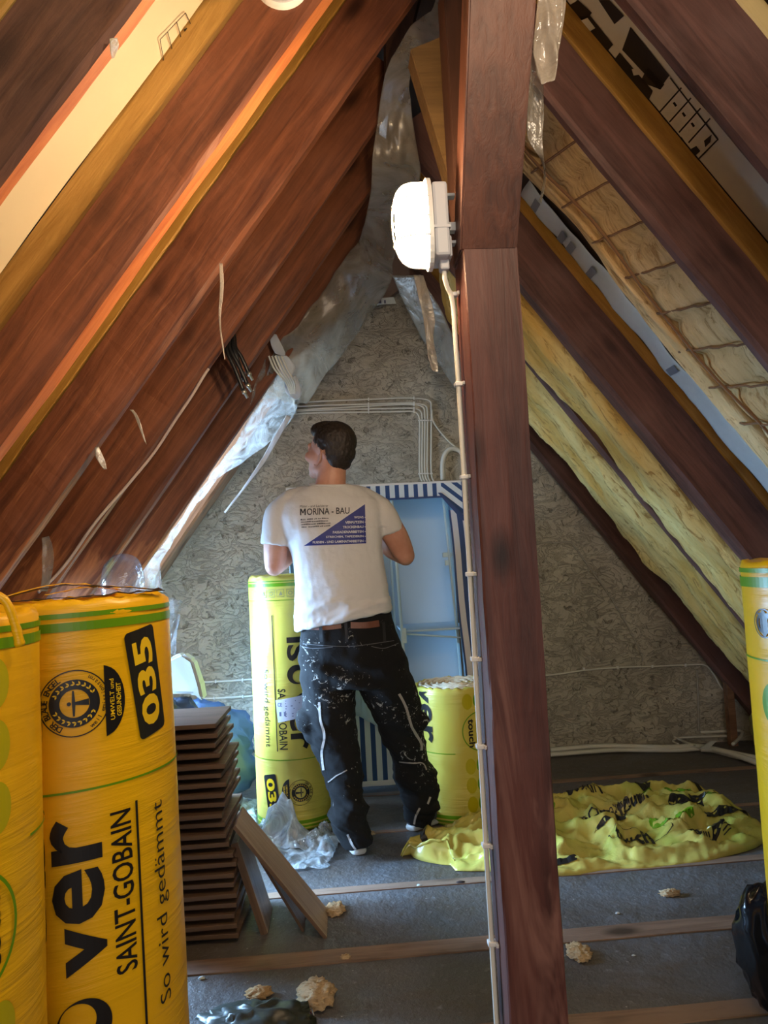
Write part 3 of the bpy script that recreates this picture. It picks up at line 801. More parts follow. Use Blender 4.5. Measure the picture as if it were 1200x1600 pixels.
def roll_skin(H, seedv, r=RR, top='film'):
    bm = bmesh.new(); n = 96; prof = [(.93, 0), (.985, .006), (1, .02)]
    m_ = 70
    for i in range(1, m_): prof.append((1, .02+(H-.045)*i/m_))
    prof += [(1, H-.025), (.992, H-.010), (.965, H-.001), (.90, H+.002)]
    if top == 'film': prof += [(.78, H-.002), (.6, H-.006), (.4, H-.004), (.2, H-.008), (.04, H-.01)]
    else: prof += [(.90, H-.004)]
    rings = []
    for i, (f, z) in enumerate(prof):
        ring = []
        for k in range(n):
            a = 2*PI*k/n; am = .0012 if z < H-.03 else .005
            d = am*N3((math.cos(a)*2+seedv, math.sin(a)*2, z*(9 if z < H-.03 else 30)))
            if f < .97 and z > H-.02: zz = z+.010*ridged((math.cos(a)*f*3, math.sin(a)*f*3, seedv), 1.2, 3)-.010
            else: zz = z
            ring.append(bm.verts.new(((r*f+d)*math.cos(a), (r*f+d)*math.sin(a), zz)))
        rings.append(ring)
    for i in range(len(rings)-1):
        for k in range(n): bm.faces.new((rings[i][k], rings[i][(k+1) % n], rings[i+1][(k+1) % n], rings[i+1][k]))
    bm.faces.new(rings[0][::-1]); bm.faces.new(rings[-1])
    return bm
def roll(c, label, du, inv=False, H=RH, mat=M_FILM, seedv=0, open_top=False, arcwin=1.0, prints=None):
    root = empty('insulation_roll', (c[0], c[1], 0), label, 'insulation roll', 'yellow wrapped insulation rolls standing in the attic')
    build('wrap_film', roll_skin(H, seedv, top='open' if open_top else 'film'), mat, root, world=False, smooth=True)
    def fn(off):
        def f(u, z):
            if inv: u, z = -u, RH-z
            u += du
            if z > H-.012: return None
            a = u/RR; rr = RR+off
            return Vector((rr*math.sin(a), -rr*math.cos(a), z))
        return f
    bk, gr, ol, yl = prints or print_set()
    for nm, pr, m_, off in (('faded_green_print', ol, M_OLIVEP, .0016), ('green_print', gr, M_GREEN, .0020), ('black_print', bk, M_BLACK, .0024), ('yellow_print', yl, M_YPRINT, .0029)):
        if pr.v: pr.build(nm, fn(off), m_, root, .012, .06, world=False)
    return root
rA = roll((-.548, 1.58), 'yellow insulation roll with a large 035 plate and round seal, second from the left edge', 0.016, seedv=1)
rB = roll((-.690, 1.195), 'yellow insulation roll cut off by the left edge, with green dots and touch mark', .40, seedv=2)
c3 = at(396, 1100, 3.85); rC = roll((c3.x+.2, 3.85), 'tall yellow insulation roll standing upside down behind the man, by the gable wall', .09, inv=True, mat=M_FILMF, seedv=3)
c4 = at(711, 1100, 3.75); rD = roll((c4.x, 3.75), 'short cut insulation roll with its wool top exposed, right of the man', -.14, inv=True, H=.640, mat=M_FILMF, seedv=4, open_top=True)
pe = (Print(), Print(), Print(), Print())
pe[1].rect(-.62, 1.165, .62, 1.188); pe[1].rect(-.62, 1.198, .62, 1.208); pe[1].rect(-.62, 1.000, .62, 1.004)
for u in (-.285, -.190): 
    pe[0].ring(u, 1.085, .030, .033); pe[0].disc(u, 1.085, .012, 16, .03); pe[0].ring(u, 1.085, .017, .024); pe[0].rect(u-.02, 1.104, u+.02, 1.108)
for z in (.905, .76, .615, .47, .325, .18):
    pe[1].disc(-.265, z, .048, 30, .052); pe[1].disc(-.145, z+.03, .048, 30, .052)
c5 = at(1180, 950, 1.65); rE = roll((c5.x+.2, 1.65), 'yellow insulation roll cut off by the right edge, with large green dots', 0.0, seedv=5, prints=pe)
rA.rotation_euler = (0, R(-1.0), 0)
# extras on the rolls
bm = bmesh.new()         # wool end of the cut roll: a wound spiral
n = 240; turns = 6.5; vin = None; Ht = .640
rings = []
for k in range(61):
    f = k/60; ring = []
    for j in range(90):
        a = 2*PI*j/90; rr = .193*f
        sp = math.sin((f*turns-j/90)*2*PI)
        z = Ht-.001+.006*sp*(f > .05)+.006*N3((rr*30*math.cos(a), rr*30*math.sin(a), 1))
        if f > .97: z -= .02*(f-.97)/.03
        ring.append(bm.verts.new((rr*math.cos(a), rr*math.sin(a), z)))
    rings.append(ring)
for k in range(60):
    for j in range(90): bm.faces.new((rings[k][j], rings[k][(j+1) % 90], rings[k+1][(j+1) % 90], rings[k+1][j]))
bmesh.ops.remove_doubles(bm, verts=bm.verts, dist=1e-5)
t_ = NT('wound_wool_end'); gd = t_.n('TexCoord'); sx = t_.n('SeparateXYZ', Vector=gd.outputs['Object'])
rad = t_.math('SQRT', t_.math('ADD', t_.math('MULTIPLY', sx.outputs[0], sx.outputs[0]), t_.math('MULTIPLY', sx.outputs[1], sx.outputs[1])))
ang = t_.math('ARCTAN2', sx.outputs[1], sx.outputs[0])
ph = t_.math('SUBTRACT', t_.math('MULTIPLY', rad, 6.5*2*PI/.193), ang)
sn = t_.math('SINE', ph); nz_ = t_.noise(t_.coord(), 30, 5, .7)
cl = t_.ramp(t_.math('ADD', t_.math('MULTIPLY', sn, .18), nz_.outputs[0]), [(.35, (.50, .33, .16)), (.6, (.86, .76, .56))]).outputs[0]
build('wool_end', bm, t_.done(t_.bsdf(cl, .95, t_.bump(nz_.outputs[0], .6, .01))), rD, world=False, smooth=True)
# paper label on the far roll
def cylpt(c, px, py, r=RR):
    d = _f+_r*((px-600)/F_PX)-_u*((py-800)/F_PX); o = CAMO
    a = d.x**2+d.y**2; b = 2*(d.x*(o.x-c[0])+d.y*(o.y-c[1])); e = (o.x-c[0])**2+(o.y-c[1])**2-r*r
    D = b*b-4*a*e
    if D < 0: return None
    t_ = (-b-D**.5)/2/a; p = o+d*t_; return math.atan2(p.x-c[0], -(p.y-c[1]))*r, p.z
cC = (c3.x+.2, 3.85)
P = Print(); P.poly([cylpt(cC, *q_) for q_ in ((431, 1094), (472, 1086), (476, 1119), (435, 1129))])
lab = P.build('paper_label', lambda u, z: Vector((.2035*math.sin(u/RR), -.2035*math.cos(u/RR), z)), plain('label_paper', (.62, .64, .78), .6), rC, .012, .03, world=False)
P = Print(); a = cylpt(cC, 434, 1098); b = cylpt(cC, 441, 1104); P.text('CE', a[0], b[1], b[0], a[1], 0, .03)
for k in range(7):
    a = cylpt(cC, 446, 1096+k*4); P.rect(a[0], a[1], a[0]+.05+.02*math.sin(k*2), a[1]+.004)
a = cylpt(cC, 437, 1119); b = cylpt(cC, 447, 1112); P.rect(a[0], a[1], b[0], b[1])
P.build('label_print', lambda u, z: Vector((.204*math.sin(u/RR), -.204*math.cos(u/RR), z)), plain('label_ink', (.15, .16, .28), .6), rC, 0, 0, world=False)
# pictogram row on the far roll (upside down, near its top end)
P = Print()
for k in range(5):
    u = -.135+k*.047; z0 = 1.118
    P.rect(u, z0, u+.036, z0+.002); P.rect(u, z0+.036, u+.036, z0+.038); P.rect(u, z0, u+.002, z0+.038); P.rect(u+.034, z0, u+.036, z0+.038)
    if k % 2: P.ring(u+.018, z0+.019, .007, .010, 20)
    else: P.poly([(u+.008, z0+.008), (u+.020, z0+.030), (u+.028, z0+.010)])
P.build('pictogram_print', lambda u, z: Vector((.2025*math.sin(u/RR), -.2025*math.cos(u/RR), z)), plain('pictogram_ink', (.28, .27, .12), .5), rC, .012, 0, world=False)
# dark folded film edges lying over the near rolls' tops
def ribbon(name, pts, wdt, mat, parent=None, up=Vector((0, 0, 1)), seedv=0):
    pts = smoothline(pts, 8); vs = []; fs = []
    for i, p in enumerate(pts):
        t_ = (pts[min(i+1, len(pts)-1)]-pts[max(i-1, 0)]).normalized(); s_ = t_.cross(up)
        if s_.length < 1e-4: s_ = t_.orthogonal()
        s_.normalize(); w_ = wdt*(.7+.5*N3((i*.3, seedv, 0)))
        vs += [p-s_*w_/2+Vector((0, 0, .006*N3((i*.5, 1, seedv)))), p+s_*w_/2+Vector((0, 0, .006*N3((i*.5, 9, seedv))))]
        if i: k = 2*i; fs.append((k-2, k-1, k+1, k))
    ob = from_data(name, vs, fs, mat, parent); so = ob.modifiers.new('thick', 'SOLIDIFY'); so.thickness = .0015; so.offset = 0
    return ob
def top_pt(c, u, v_, h=.008): return Vector((c[0]+u*RR, c[1]+v_*RR, RH+h))
cA = (-.548, 1.58)
ribbon('film_fold', [top_pt(cA, -.75, -.66, .006), top_pt(cA, -.3, -.82, .008), top_pt(cA, .3, -.78, .010), top_pt(cA, .72, -.5, .012), top_pt(cA, .9, -.1, .010)], .013, plain('dark_fold_print', (.03, .012, .006), .5), rA, seedv=1)
ribbon('film_fold', [top_pt(cA, -.8, .1, .010), top_pt(cA, -.2, .0, .030), top_pt(cA, .3, .25, .022), top_pt(cA, .8, .2, .010)], .022, plain('dark_fold_print_b', (.03, .012, .006), .5), rA, seedv=3)
for k, (a, b) in enumerate((((-.9, .3), (.2, .75)), ((-.5, .5), (.55, .6)))):
    ribbon('film_fold', [top_pt(cA, a[0], a[1], .012), top_pt(cA, (a[0]+b[0])/2, (a[1]+b[1])/2, .034-.01*k), top_pt(cA, b[0], b[1], .012)], .06, M_FILM, rA, seedv=5+k)
cBc = (-.680, 1.195)
bm = bmesh.new(); pts = smoothline([top_pt(cBc, .1, -.6, .004), top_pt(cBc, .45, -.55, .018), top_pt(cBc, .75, -.45, .032), top_pt(cBc, .93, -.4, .022), top_pt(cBc, .99, -.36, -.012), top_pt(cBc, 1.02, -.33, -.05)], 6)
sweep(bm, pts, [.006+.004*abs(N3((i*.4, 0, 0))) for i in range(len(pts))], 8); build('film_knot', bm, M_FILM, rB, smooth=True)

# ============================================================ STACK OF BROWN PANELS
PX1 = onfloor(372, 1452).x; SY = 2.63
nP = 22; ph_ = .0336
first = None
SP_names = []
for k in range(nP):
    j = nP-1-k                                           # k = 0 is the top one
    z = ph_*j; rx = PX1 + .006*math.sin(k*1.9)-.014*(k < 3)-.016*(6 < k < 12)+ .010*(k == 4)+.012*(13 <= k)
    tilt = .09 if k == 0 else (.06 if k < 3 else .03 if k < 6 else 0)
    if k < 6: rx -= .02
    if first is None:
        root = empty('stacked_panel', (0, 0, 0), 'x', 'panel', 'brown panels in the stack')
        bm = bmesh.new(); box(bm, (-.22, .16, .0256), (.44, .32, .0155), bev=.002)
        build('face_board', bm, M_PANEL, root, world=False)
        build('gap_shade_backing', B((-.25, .20, .0088), (.32, .22, .0174)), M_DARK, root, world=False); first = root; r_ = root  # near-black body paints the shade in the gaps between panels
    else: r_ = copy_tree(first)
    r_.location = (rx, SY+.006*math.sin(k*3.3)-.02*(k == 4), z); r_.rotation_euler = (0, 0, .035*math.sin(k*2.3)-.02)
    ordn = ['topmost', 'second', 'third', 'fourth', 'fifth', 'sixth', 'seventh', 'eighth', 'ninth', 'tenth', 'eleventh'][min(k, 10)]
    ordb = ['lowest', 'second', 'third', 'fourth', 'fifth', 'sixth', 'seventh', 'eighth', 'ninth', 'tenth', 'eleventh'][min(j, 10)]
    if k == 0: L_ = 'topmost brown panel of the stack beside the large yellow roll'
    elif k <= 10: L_ = 'brown panel in the stack beside the yellow roll, %s from the top' % ordn
    elif j == 0: L_ = 'lowest brown panel of the stack, lying on the floor'
    else: L_ = 'brown panel in the stack beside the yellow roll, %s from the floor' % ordb
    r_['label'] = L_
# extra light bits on the top one
# leaning panels
def lean_panel(pb, pt, depth, th, mat, label, yb=None, shift=0.0):
    """board standing on the floor at pixel pb, its upper end at pixel pt against the stack"""
    a = onfloor(*pb); b = at(pt[0], pt[1], a.y+shift)
    d = (b-a); L_ = d.length; ex = d.normalized(); ey = Vector((0, 1, 0)); ey = (ey-ex*ex.dot(ey)).normalized(); ez = ex.cross(ey)
    m = Matrix((ex, ey, ez)).transposed()
    root = empty('leaning_panel', a, label, 'panel', 'boards leaning against the stack', rot=m.to_euler())
    bm = bmesh.new(); box(bm, (L_/2, depth/2, 0), (L_, depth, th), bev=.0015); build('board', bm, mat, root, world=False)
    bm = bmesh.new(); box(bm, (L_/2, -.0018, 0), (L_, .003, th*.92)); build('edge_strip', bm, M_PANEL, root, world=False)
    return root
lean_panel((509, 1466), (366, 1292), .20, .012, M_PANELF, 'long pale board leaning farthest out to the right against the stack')
lean_panel((474, 1455), (398, 1330), .17, .009, M_PANELF, 'thin board leaning in the middle between the two other leaning boards')
lean_panel((413, 1460), (366, 1318), .18, .026, M_PANELF, 'thick double board leaning steeply right next to the stack')

# ============================================================ BUNDLES BEHIND THE STACK
def blob(name, c, r, mat, label, cat, seedv=0, amp=.25, sc=2.0, p=2.3, n=48, rot=0, group=None, parent=None, fold=.0, floorz=0.002):
    bm = bmesh.new(); bmesh.ops.create_uvsphere(bm, u_segments=n, v_segments=n//2, radius=1)
    for v in bm.verts:
        d = v.co.normalized(); q = (abs(d.x)**p+abs(d.y)**p+abs(d.z)**p)**(-1/p)
        k = 1+amp*(fbm(d+Vector((seedv, 0, 0)), sc, 4))-fold*abs(math.sin(6*N3(d*1.3+Vector((0, seedv, 0)), 1.3)))
        x, y, z = d.x*q*k*r[0], d.y*q*k*r[1], d.z*q*k*r[2]
        v.co = (x*math.cos(rot)-y*math.sin(rot)+c[0], x*math.sin(rot)+y*math.cos(rot)+c[1], max(floorz, z+c[2]))
    bmesh.ops.recalc_face_normals(bm, faces=bm.faces)
    ob = build(name, bm, mat, parent, smooth=True)
    if label: tag(ob, label, cat, group)
    return ob
M_NAVY = plain('navy_bag_cloth', (.035, .075, .17), .45, .9, 5, .3)
M_NAVYD = plain('dark_bag_film', (.035, .045, .075), .25, .9, 9, .3)
M_GREYC = plain('grey_cloth', (.52, .54, .52), .8, .6, 8, .08)
blob('duffel_bag', (-.80, 4.12, .27), (.30, .24, .27), M_NAVY, 'blue bag lying on the floor between the panel stack and the far roll', 'bag', 1, .16, 2.2, fold=.10)
blob('rubbish_bag', (-.86, 3.45, .50), (.26, .25, .20), M_NAVYD, 'dark shiny rubbish bag behind the top of the panel stack', 'bag', 3, .2, 3, fold=.12)
blob('support_bundle', (-.95, 3.55, .16), (.30, .25, .17), M_NAVYD, 'dark bundle on the floor under the shiny rubbish bag', 'bag', 4, .1, 2)
g1 = prism('grey_sack', [(264, 1085), (262, 1030), (283, 1021), (300, 1032), (312, 1065), (318, 1096), (300, 1085)], 3.50, 3.60, M_GREYC, bev=.012)
tag(g1, 'light grey cloth lump on top of the shiny rubbish bag', 'cloth')
for v in g1.data.vertices: v.co += Vector((.008*N3(v.co*9), .01*N3(v.co*7), .006*N3(v.co*11)))
# small folded white cloth beside the stack
blob('paper_scrap', tuple(onfloor(368, 1252)+Vector((0, 0, .015))), (.035, .03, .02), M_GREYC, 'small pale paper scrap on the floor right of the panel stack', 'scrap', 8, .3)

# ============================================================ CABLES ON THE GABLE WALL
def wp(px, py, off=.022): return at(px, py, YB-off)
for i, (y0, y1, xb, yb) in enumerate(((628, 622, 674, 634), (634, 630, 668, 640), (640, 632, 664, 642), (641, 638, 660, 648), (645, 643, 656, 652))):
    pts = [wp(447, y0+2), wp(500, y0+(y1-y0)*.2), wp(560, y0+(y1-y0)*.6), wp(620, y1), wp(648-i, y1), wp(xb-3, y1+4), wp(xb, yb+6), wp(xb, 680), wp(xb, 738), wp(xb+4, 752)]
    cbl = cable('wall_cable', pts, .0062, M_CABLE)
    tag(cbl, 'white gable wall cable bending down to the wardrobe, %s' % ('outermost and highest', 'second from the top', 'third from the top', 'fourth from the top', 'innermost and lowest')[i], 'cable', 'cables on the gable wall')
    for cx_, cy_, vert in ((463, y0, 0), (576, y0+(y1-y0)*.7, 0), (647, y1, 0), (xb, 657, 1), (xb, 740, 1)):
        p = wp(cx_, cy_, .026); build('cable_clip', B(p, (.010, .014, .020) if not vert else (.020, .014, .010), bev=.002), M_WHITE, cbl)
cl = cable('wall_cable', [wp(675, 640), wp(678, 660), wp(700, 688), wp(722, 706), wp(732, 716)], .0065, M_CABLE); tag(cl, 'single white cable slanting from the bend towards the timber post', 'cable')
cl = cable('cable_loop', [wp(692, 750), wp(692, 722), wp(698, 706), wp(708, 701), wp(720, 706), wp(727, 722), wp(728, 745)], .016, M_CABLE); tag(cl, 'thick cable loop standing above the wardrobe corner', 'cable')
for i, (y) in enumerate((786, 798, 822, 832, 855)):
    cl = cable('cable_loop', [wp(716, y), wp(724, y-3), wp(733, y-1), wp(742, y+3)], .006, M_CABLE)
    tag(cl, 'small cable end between wardrobe and post, %s from the top' % ('first', 'second', 'third', 'fourth', 'fifth')[i], 'cable', 'cable ends beside the wardrobe')
for (pa, pb, L_) in (((316, 1066), (400, 1061), 'upper thin white cable low on the gable wall left of the far roll'), ((312, 1092), (402, 1087), 'lower thin white cable low on the gable wall left of the far roll'), ((390, 1172), (412, 1170), 'thin white cable just above the floor left of the far roll')):
    cl = cable('wall_cable', [wp(*pa), wp((pa[0]+pb[0])/2, (pa[1]+pb[1])/2+.5), wp(*pb), wp(pb[0]+60, pb[1]-3)], .0065, M_CABLE); tag(cl, L_, 'cable')
    for f in (.25, .75):
        p = wp(pa[0]+(pb[0]-pa[0])*f, pa[1]+(pb[1]-pa[1])*f, .026); build('cable_clip', B(p, (.010, .014, .020), bev=.002), M_WHITE, cl)
M_DULL = plain('dull_cable_sheath', (.42, .39, .33), .6)
cl = cable('wall_cable', [wp(820, 848), wp(860, 848), wp(888, 847), wp(896, 852), wp(922, 888), wp(952, 930), wp(975, 968), wp(992, 1000), wp(1003, 1025), wp(1004, 1034)], .0048, M_DULL)
tag(cl, 'thin cable right of the post running level, then slanting down the dark wall', 'cable')
for q_ in ((866, 848), (902, 857), (928, 894), (951, 928), (972, 963), (988, 992), (1002, 1022)):
    p = wp(*q_, .026); build('cable_clip', B(p, (.016, .012, .012), bev=.002), M_DULL, cl)
cl = cable('wall_cable', [wp(800, 1056), wp(856, 1055), wp(915, 1047), wp(965, 1043), wp(1020, 1041), wp(1070, 1039), wp(1101, 1039), wp(1115, 1053), wp(1128, 1075), wp(1148, 1093), wp(1175, 1106), wp(1200, 1112)], .0058, M_CABLE)
tag(cl, 'white cable level along the right wall, then curving down behind the right roll', 'cable')
for q_ in ((912, 1045), (965, 1043), (1019, 1041), (1071, 1039)):
    p = wp(*q_, .026); build('cable_clip', B(p, (.012, .014, .020), bev=.002), M_WHITE, cl)
cl = cable('wall_cable', [wp(1089, 1046), wp(1091, 1090), wp(1092, 1142)], .006, M_DULL); tag(cl, 'short upright cable on the wall above the floor cables', 'cable')
# bundle of cables on the floor at the foot of the wall
def fc(name, px, r, mat, label, z=.02, zs=None):
    pts = [onfloor(x, y, z if zs is None else zs[i]) for i, (x, y) in enumerate(px)]
    c_ = cable(name, pts, r, mat, n=10); tag(c_, label, 'cable', 'cables on the floor by the gable wall'); return c_
fc('floor_cable', [(850, 1180), (900, 1176), (960, 1172), (1010, 1172), (1060, 1172), (1100, 1170), (1150, 1182), (1195, 1192)], .014, M_CABLE, 'lowest thick white cable on the floor right of the post')
fc('floor_cable', [(860, 1172), (930, 1166), (980, 1166), (1040, 1168), (1090, 1166), (1140, 1176), (1190, 1186)], .016, M_CABLE, 'thick white cable on the floor just above the lowest one', z=.035)
fc('floor_cable', [(1095, 1170), (1120, 1172), (1150, 1180), (1190, 1194)], .018, M_CABLE, 'thick white cable fanning out towards the right roll', z=.03)
fc('floor_cable', [(850, 1166), (900, 1160), (935, 1158)], .016, plain('grey_conduit', (.40, .38, .33), .5), 'greyish conduit piece next to the post at the foot of the wall', z=.03)
fc('floor_cable', [(850, 1164), (900, 1153), (960, 1149), (1020, 1147), (1050, 1151), (1072, 1160), (1085, 1164)], .007, M_CABLE, 'thin white cable curving above the floor cable bundle', z=.05)
fc('floor_cable', [(1060, 1163), (1052, 1158), (1062, 1153), (1100, 1151), (1140, 1150), (1155, 1152)], .007, M_CABLE, 'thin white cable looping back right of the bundle', z=.05)
fc('floor_cable', [(1094, 1144), (1120, 1143), (1156, 1142), (1158, 1150), (1145, 1163)], .010, M_CABLE, 'pale pipe end at the right foot of the wall', z=.07)
fc('floor_cable', [(905, 1160), (945, 1156), (990, 1154), (1040, 1150), (1090, 1144)], .026, M_BLK, 'black sleeve lying along the foot of the wall under the white cables', z=.03)
b_ = prism('cable_tag', [(1092, 1170), (1112, 1158), (1120, 1158), (1106, 1171)], 4.35, 4.36, M_GREYC); tag(b_, 'pale flag label on the white floor cables', 'tag')
# stud and wool at the right eaves
pS = at(1141, 1110, 4.6); o_ = build('wall_stud', B((pS.x, 4.6, .21), (.045, .05, .42), bev=.003), M_GABLE); tag(o_, 'short wooden stud at the right foot of the gable wall', 'stud')
blob('eaves_wool', (pS.x+.13, 4.40, .14), (.09, .12, .15), plain('greenish_wool', (.34, .36, .16), .95, .8, 14, .4), 'greenish wool stuffed in the right eaves behind the right roll', 'insulation', 6, .2, 3)

# ============================================================ THE MAN
def sph(bm, c, r, rot=None, n=24):
    r = (r, r, r) if isinstance(r, (int, float)) else r
    m = Matrix.Translation(Vector(c)) @ (rot.to_4x4() if rot is not None else Matrix.Identity(4)) @ Matrix.Diagonal((*r, 1))
    bmesh.ops.create_uvsphere(bm, u_segments=n, v_segments=n//2, radius=1, matrix=m)
def limb(bm, pts, rad, sub=5, n=18, ends=True):
    P_ = smoothline(pts, sub); Rr = []
    for i in range(len(rad)-1):
        for k in range(sub): Rr.append(rad[i]+(rad[i+1]-rad[i])*k/sub)
    Rr.append(rad[-1]); sweep(bm, P_, Rr, n)
    if ends: sph(bm, P_[0], Rr[0]*.98); sph(bm, P_[-1], Rr[-1]*.98)
def loft(bm, rings, n=32, p=2.4):
    R_ = []
    for c, rx, ry in rings:
        ring = []
        for k in range(n):
            a = 2*PI*k/n; co, si = math.cos(a), math.sin(a); d = (abs(co)**p+abs(si)**p)**(-1/p)
            ring.append(bm.verts.new((c[0]+rx*co*d, c[1]+ry*si*d, c[2])))
        R_.append(ring)
    for i in range(len(R_)-1):
        for k in range(n): bm.faces.new((R_[i][k], R_[i][(k+1) % n], R_[i+1][(k+1) % n], R_[i+1][k]))
    bm.faces.new(R_[0][::-1]); bm.faces.new(R_[-1]); 
def remeshed(bm, voxel, smooth=4, fac=.5):
    bmesh.ops.recalc_face_normals(bm, faces=bm.faces)
    me = bpy.data.meshes.new('raw'); bm.to_mesh(me); bm.free(); o = bpy.data.objects.new('raw', me); link(o)
    rm = o.modifiers.new('r', 'REMESH'); rm.mode = 'VOXEL'; rm.voxel_size = voxel; rm.adaptivity = 0
    if smooth: sm = o.modifiers.new('s', 'SMOOTH'); sm.factor = fac; sm.iterations = smooth
    dg = bpy.context.evaluated_depsgraph_get(); out = bpy.data.meshes.new_from_object(o.evaluated_get(dg))
    bpy.data.objects.remove(o); bpy.data.meshes.remove(me)
    return out
def displace(me, fn):
    me.update(); ns = [v.normal.copy() for v in me.vertices]
    for v, nn in zip(me.vertices, ns): v.co += nn*fn(v.co, nn)
    me.update()
YM = 3.33
man = empty('person', onfloor(600, 1325), 'man seen from behind in a white printed t-shirt and paint-spattered black work trousers', 'person')
def H_(px, py, dy=0.0): return at(px, py, YM+dy)
def sk(px): return px/348.0
# --- head frame
hc = at(516, 703, YM+.01); HY = R(47)
Fd = Vector((-math.sin(HY), math.cos(HY), .16)).normalized(); Ld = Vector((-math.cos(HY), -math.sin(HY), .02)); Ld = (Ld-Fd*Ld.dot(Fd)).normalized(); Ud = -Fd.cross(Ld) if Fd.cross(Ld).z < 0 else Fd.cross(Ld)
HM = Matrix((-Ld, Fd, Ud)).transposed()*1.09       # local x = his right, y = face, z = up
def hp(x, y, z): return hc+HM @ Vector((x, y, z))
bm = bmesh.new()
sph(bm, hp(0, -.012, .020), (.077, .098, .088), HM); sph(bm, hp(0, .030, -.030), (.066, .072, .080), HM)
sph(bm, hp(0, .048, -.080), (.050, .050, .042), HM); sph(bm, hp(0, .082, -.104), (.024, .022, .020), HM)      # jaw, chin
sph(bm, hp(0, .084, .012), (.048, .022, .018), HM)                                                           # brow
for s in (-1, 1):
    sph(bm, hp(s*.042, .070, -.035), (.024, .026, .024), HM); sph(bm, hp(s*.038, .010, -.082), (.022, .042, .028), HM)
    sph(bm, hp(s*.030, .088, -.006), (.013, .010, .009), HM)
limb(bm, [hp(0, .096, .000), hp(0, .108, -.022), hp(0, .120, -.040)], [.008, .010, .013], 4, 10)              # nose
for s in (-1, 1): sph(bm, hp(s*.012, .108, -.044), (.009, .011, .008), HM, 12)
limb(bm, [hp(-.022, .090, -.070), hp(0, .102, -.067), hp(.022, .090, -.070)], [.004, .007, .004], 4, 8)
limb(bm, [hp(-.020, .088, -.079), hp(0, .099, -.079), hp(.020, .088, -.079)], [.004, .007, .004], 4, 8)
for s in (-1, 1):         # ears
    pts = [hp(s*(.076+.018*math.sin(a*.5)), -.016-.020*math.sin(a), -.040+.033*math.cos(a)) for a in [PI*k/9*1.15 for k in range(10)]]
    limb(bm, pts, [.005]*10, 2, 8); sph(bm, hp(s*.078, -.022, -.042), (.007, .014, .024), HM, 12)
neck_b = at(515, 768, YM+.005)
limb(bm, [hp(0, -.020, -.050), hp(0, -.022, -.085)+Vector((0, -.005, 0)), neck_b], [.062, .062, .074], 5)
# trunk inside the shirt
loft(bm, [(at(540, 985, YM), .13, .08), (at(530, 930, YM), .155, .10), (at(525, 860, YM), .18, .105), (at(520, 805, YM), .20, .10), (at(515, 775, YM), .12, .075)])
# arms
shL, elL, wrL = H_(440, 806), H_(429, 884, .02), H_(470, 846, .27)
shR, elR, wrR = H_(596, 804), H_(633, 868, .02), H_(575, 836, .27)
for sh_, el_, wr_, s in ((shL, elL, wrL, -1), (shR, elR, wrR, 1)):
    m1 = sh_.lerp(el_, .5)+Vector((.006*s, -.004, 0)); m2 = el_.lerp(wr_, .3)
    limb(bm, [sh_, m1, el_.lerp(m1, .25), el_], [.060, .058, .050, .044])
    sph(bm, el_+Vector((0, -.010, -.006)), .040)
    limb(bm, [el_, m2, el_.lerp(wr_, .65), wr_], [.045, .049, .038, .028])
    d = (wr_-el_).normalized(); side = Vector((-s, 0, 0)); side = (side-d*side.dot(d)).normalized(); upv = side.cross(d)*s*-1
    if upv.z < 0: upv = -upv
    # palm and fingers, relaxed and half curled upwards
    pc = wr_+d*.055
    limb(bm, [wr_, wr_+d*.03, wr_+d*.085], [.027, .032, .036], 4, 14)
    for k in range(4):
        b0 = wr_+d*.088+upv*(.030-.020*k); L_ = (.074, .082, .076, .060)[k]
        c1 = b0+d*L_*.45+side*.006; c2 = c1+d*L_*.25+side*L_*.28; c3_ = c2+side*L_*.32-d*L_*.06
        limb(bm, [b0-d*.02, b0, c1, c2, c3_], [.0095, .0095, .0090, .0082, .0070], 3, 10)
    t0 = wr_+d*.03+upv*.026; limb(bm, [t0, t0+d*.03+upv*.022, t0+d*.055+upv*.026+side*.012, t0+d*.078+upv*.020+side*.024], [.013, .012, .0105, .0085], 3, 10)
me = remeshed(bm, .0048, 7)
t_ = NT('skin'); a_ = t_.noise(t_.coord(), 14, 4, .6)
cs_ = t_.ramp(a_.outputs[0], [(.3, (.50, .23, .155)), (.7, (.62, .33, .24))]).outputs[0]
M_SKIN = t_.done(t_.bsdf(cs_, .5, t_.bump(t_.noise(t_.coord(), 120, 3).outputs[0], .15, .002), Subsurface_Weight=.08, Subsurface_Radius=(.02, .008, .004)))
body = mesh_obj('body', me, M_SKIN, man, smooth=True)
# hair: short sides, longer swept top
bm = bmesh.new()
sph(bm, hp(0, -.022, .034), (.083, .098, .086), HM, 32); sph(bm, hp(0, -.035, -.004), (.0785, .083, .072), HM)
sph(bm, hp(0, .020, .078), (.066, .082, .042), HM); limb(bm, [hp(-.030, .066, .078), hp(0, .076, .088), hp(.030, .066, .078)], [.016, .021, .016], 4, 12)
sph(bm, hp(.03, -.01, .092), (.04, .06, .025), HM); sph(bm, hp(0, -.062, -.045), (.058, .035, .040), HM)
me = remeshed(bm, .004, 3)
displace(me, lambda p, n_: .0035*ridged((p.x*1.0, p.y*1.0, p.z*.6), 42, 3)-.004)
b2 = bmesh.new(); b2.from_mesh(me)
HI = HM.inverted(); kill = []
for v in b2.verts:
    q_ = HI @ (v.co-hc)
    if q_.y > .045+.6*max(0, q_.z-.045)+.04*(q_.z > .045) and q_.z < .052: kill.append(v)
    elif q_.y > -.012 and q_.z < .002: kill.append(v)
    elif q_.y > -.040 and q_.z < -.05: kill.append(v)
    elif abs(q_.x) > .050 and q_.y > -.046 and q_.z < -.008: kill.append(v)
bmesh.ops.delete(b2, geom=kill, context='VERTS'); b2.to_mesh(me); b2.free()
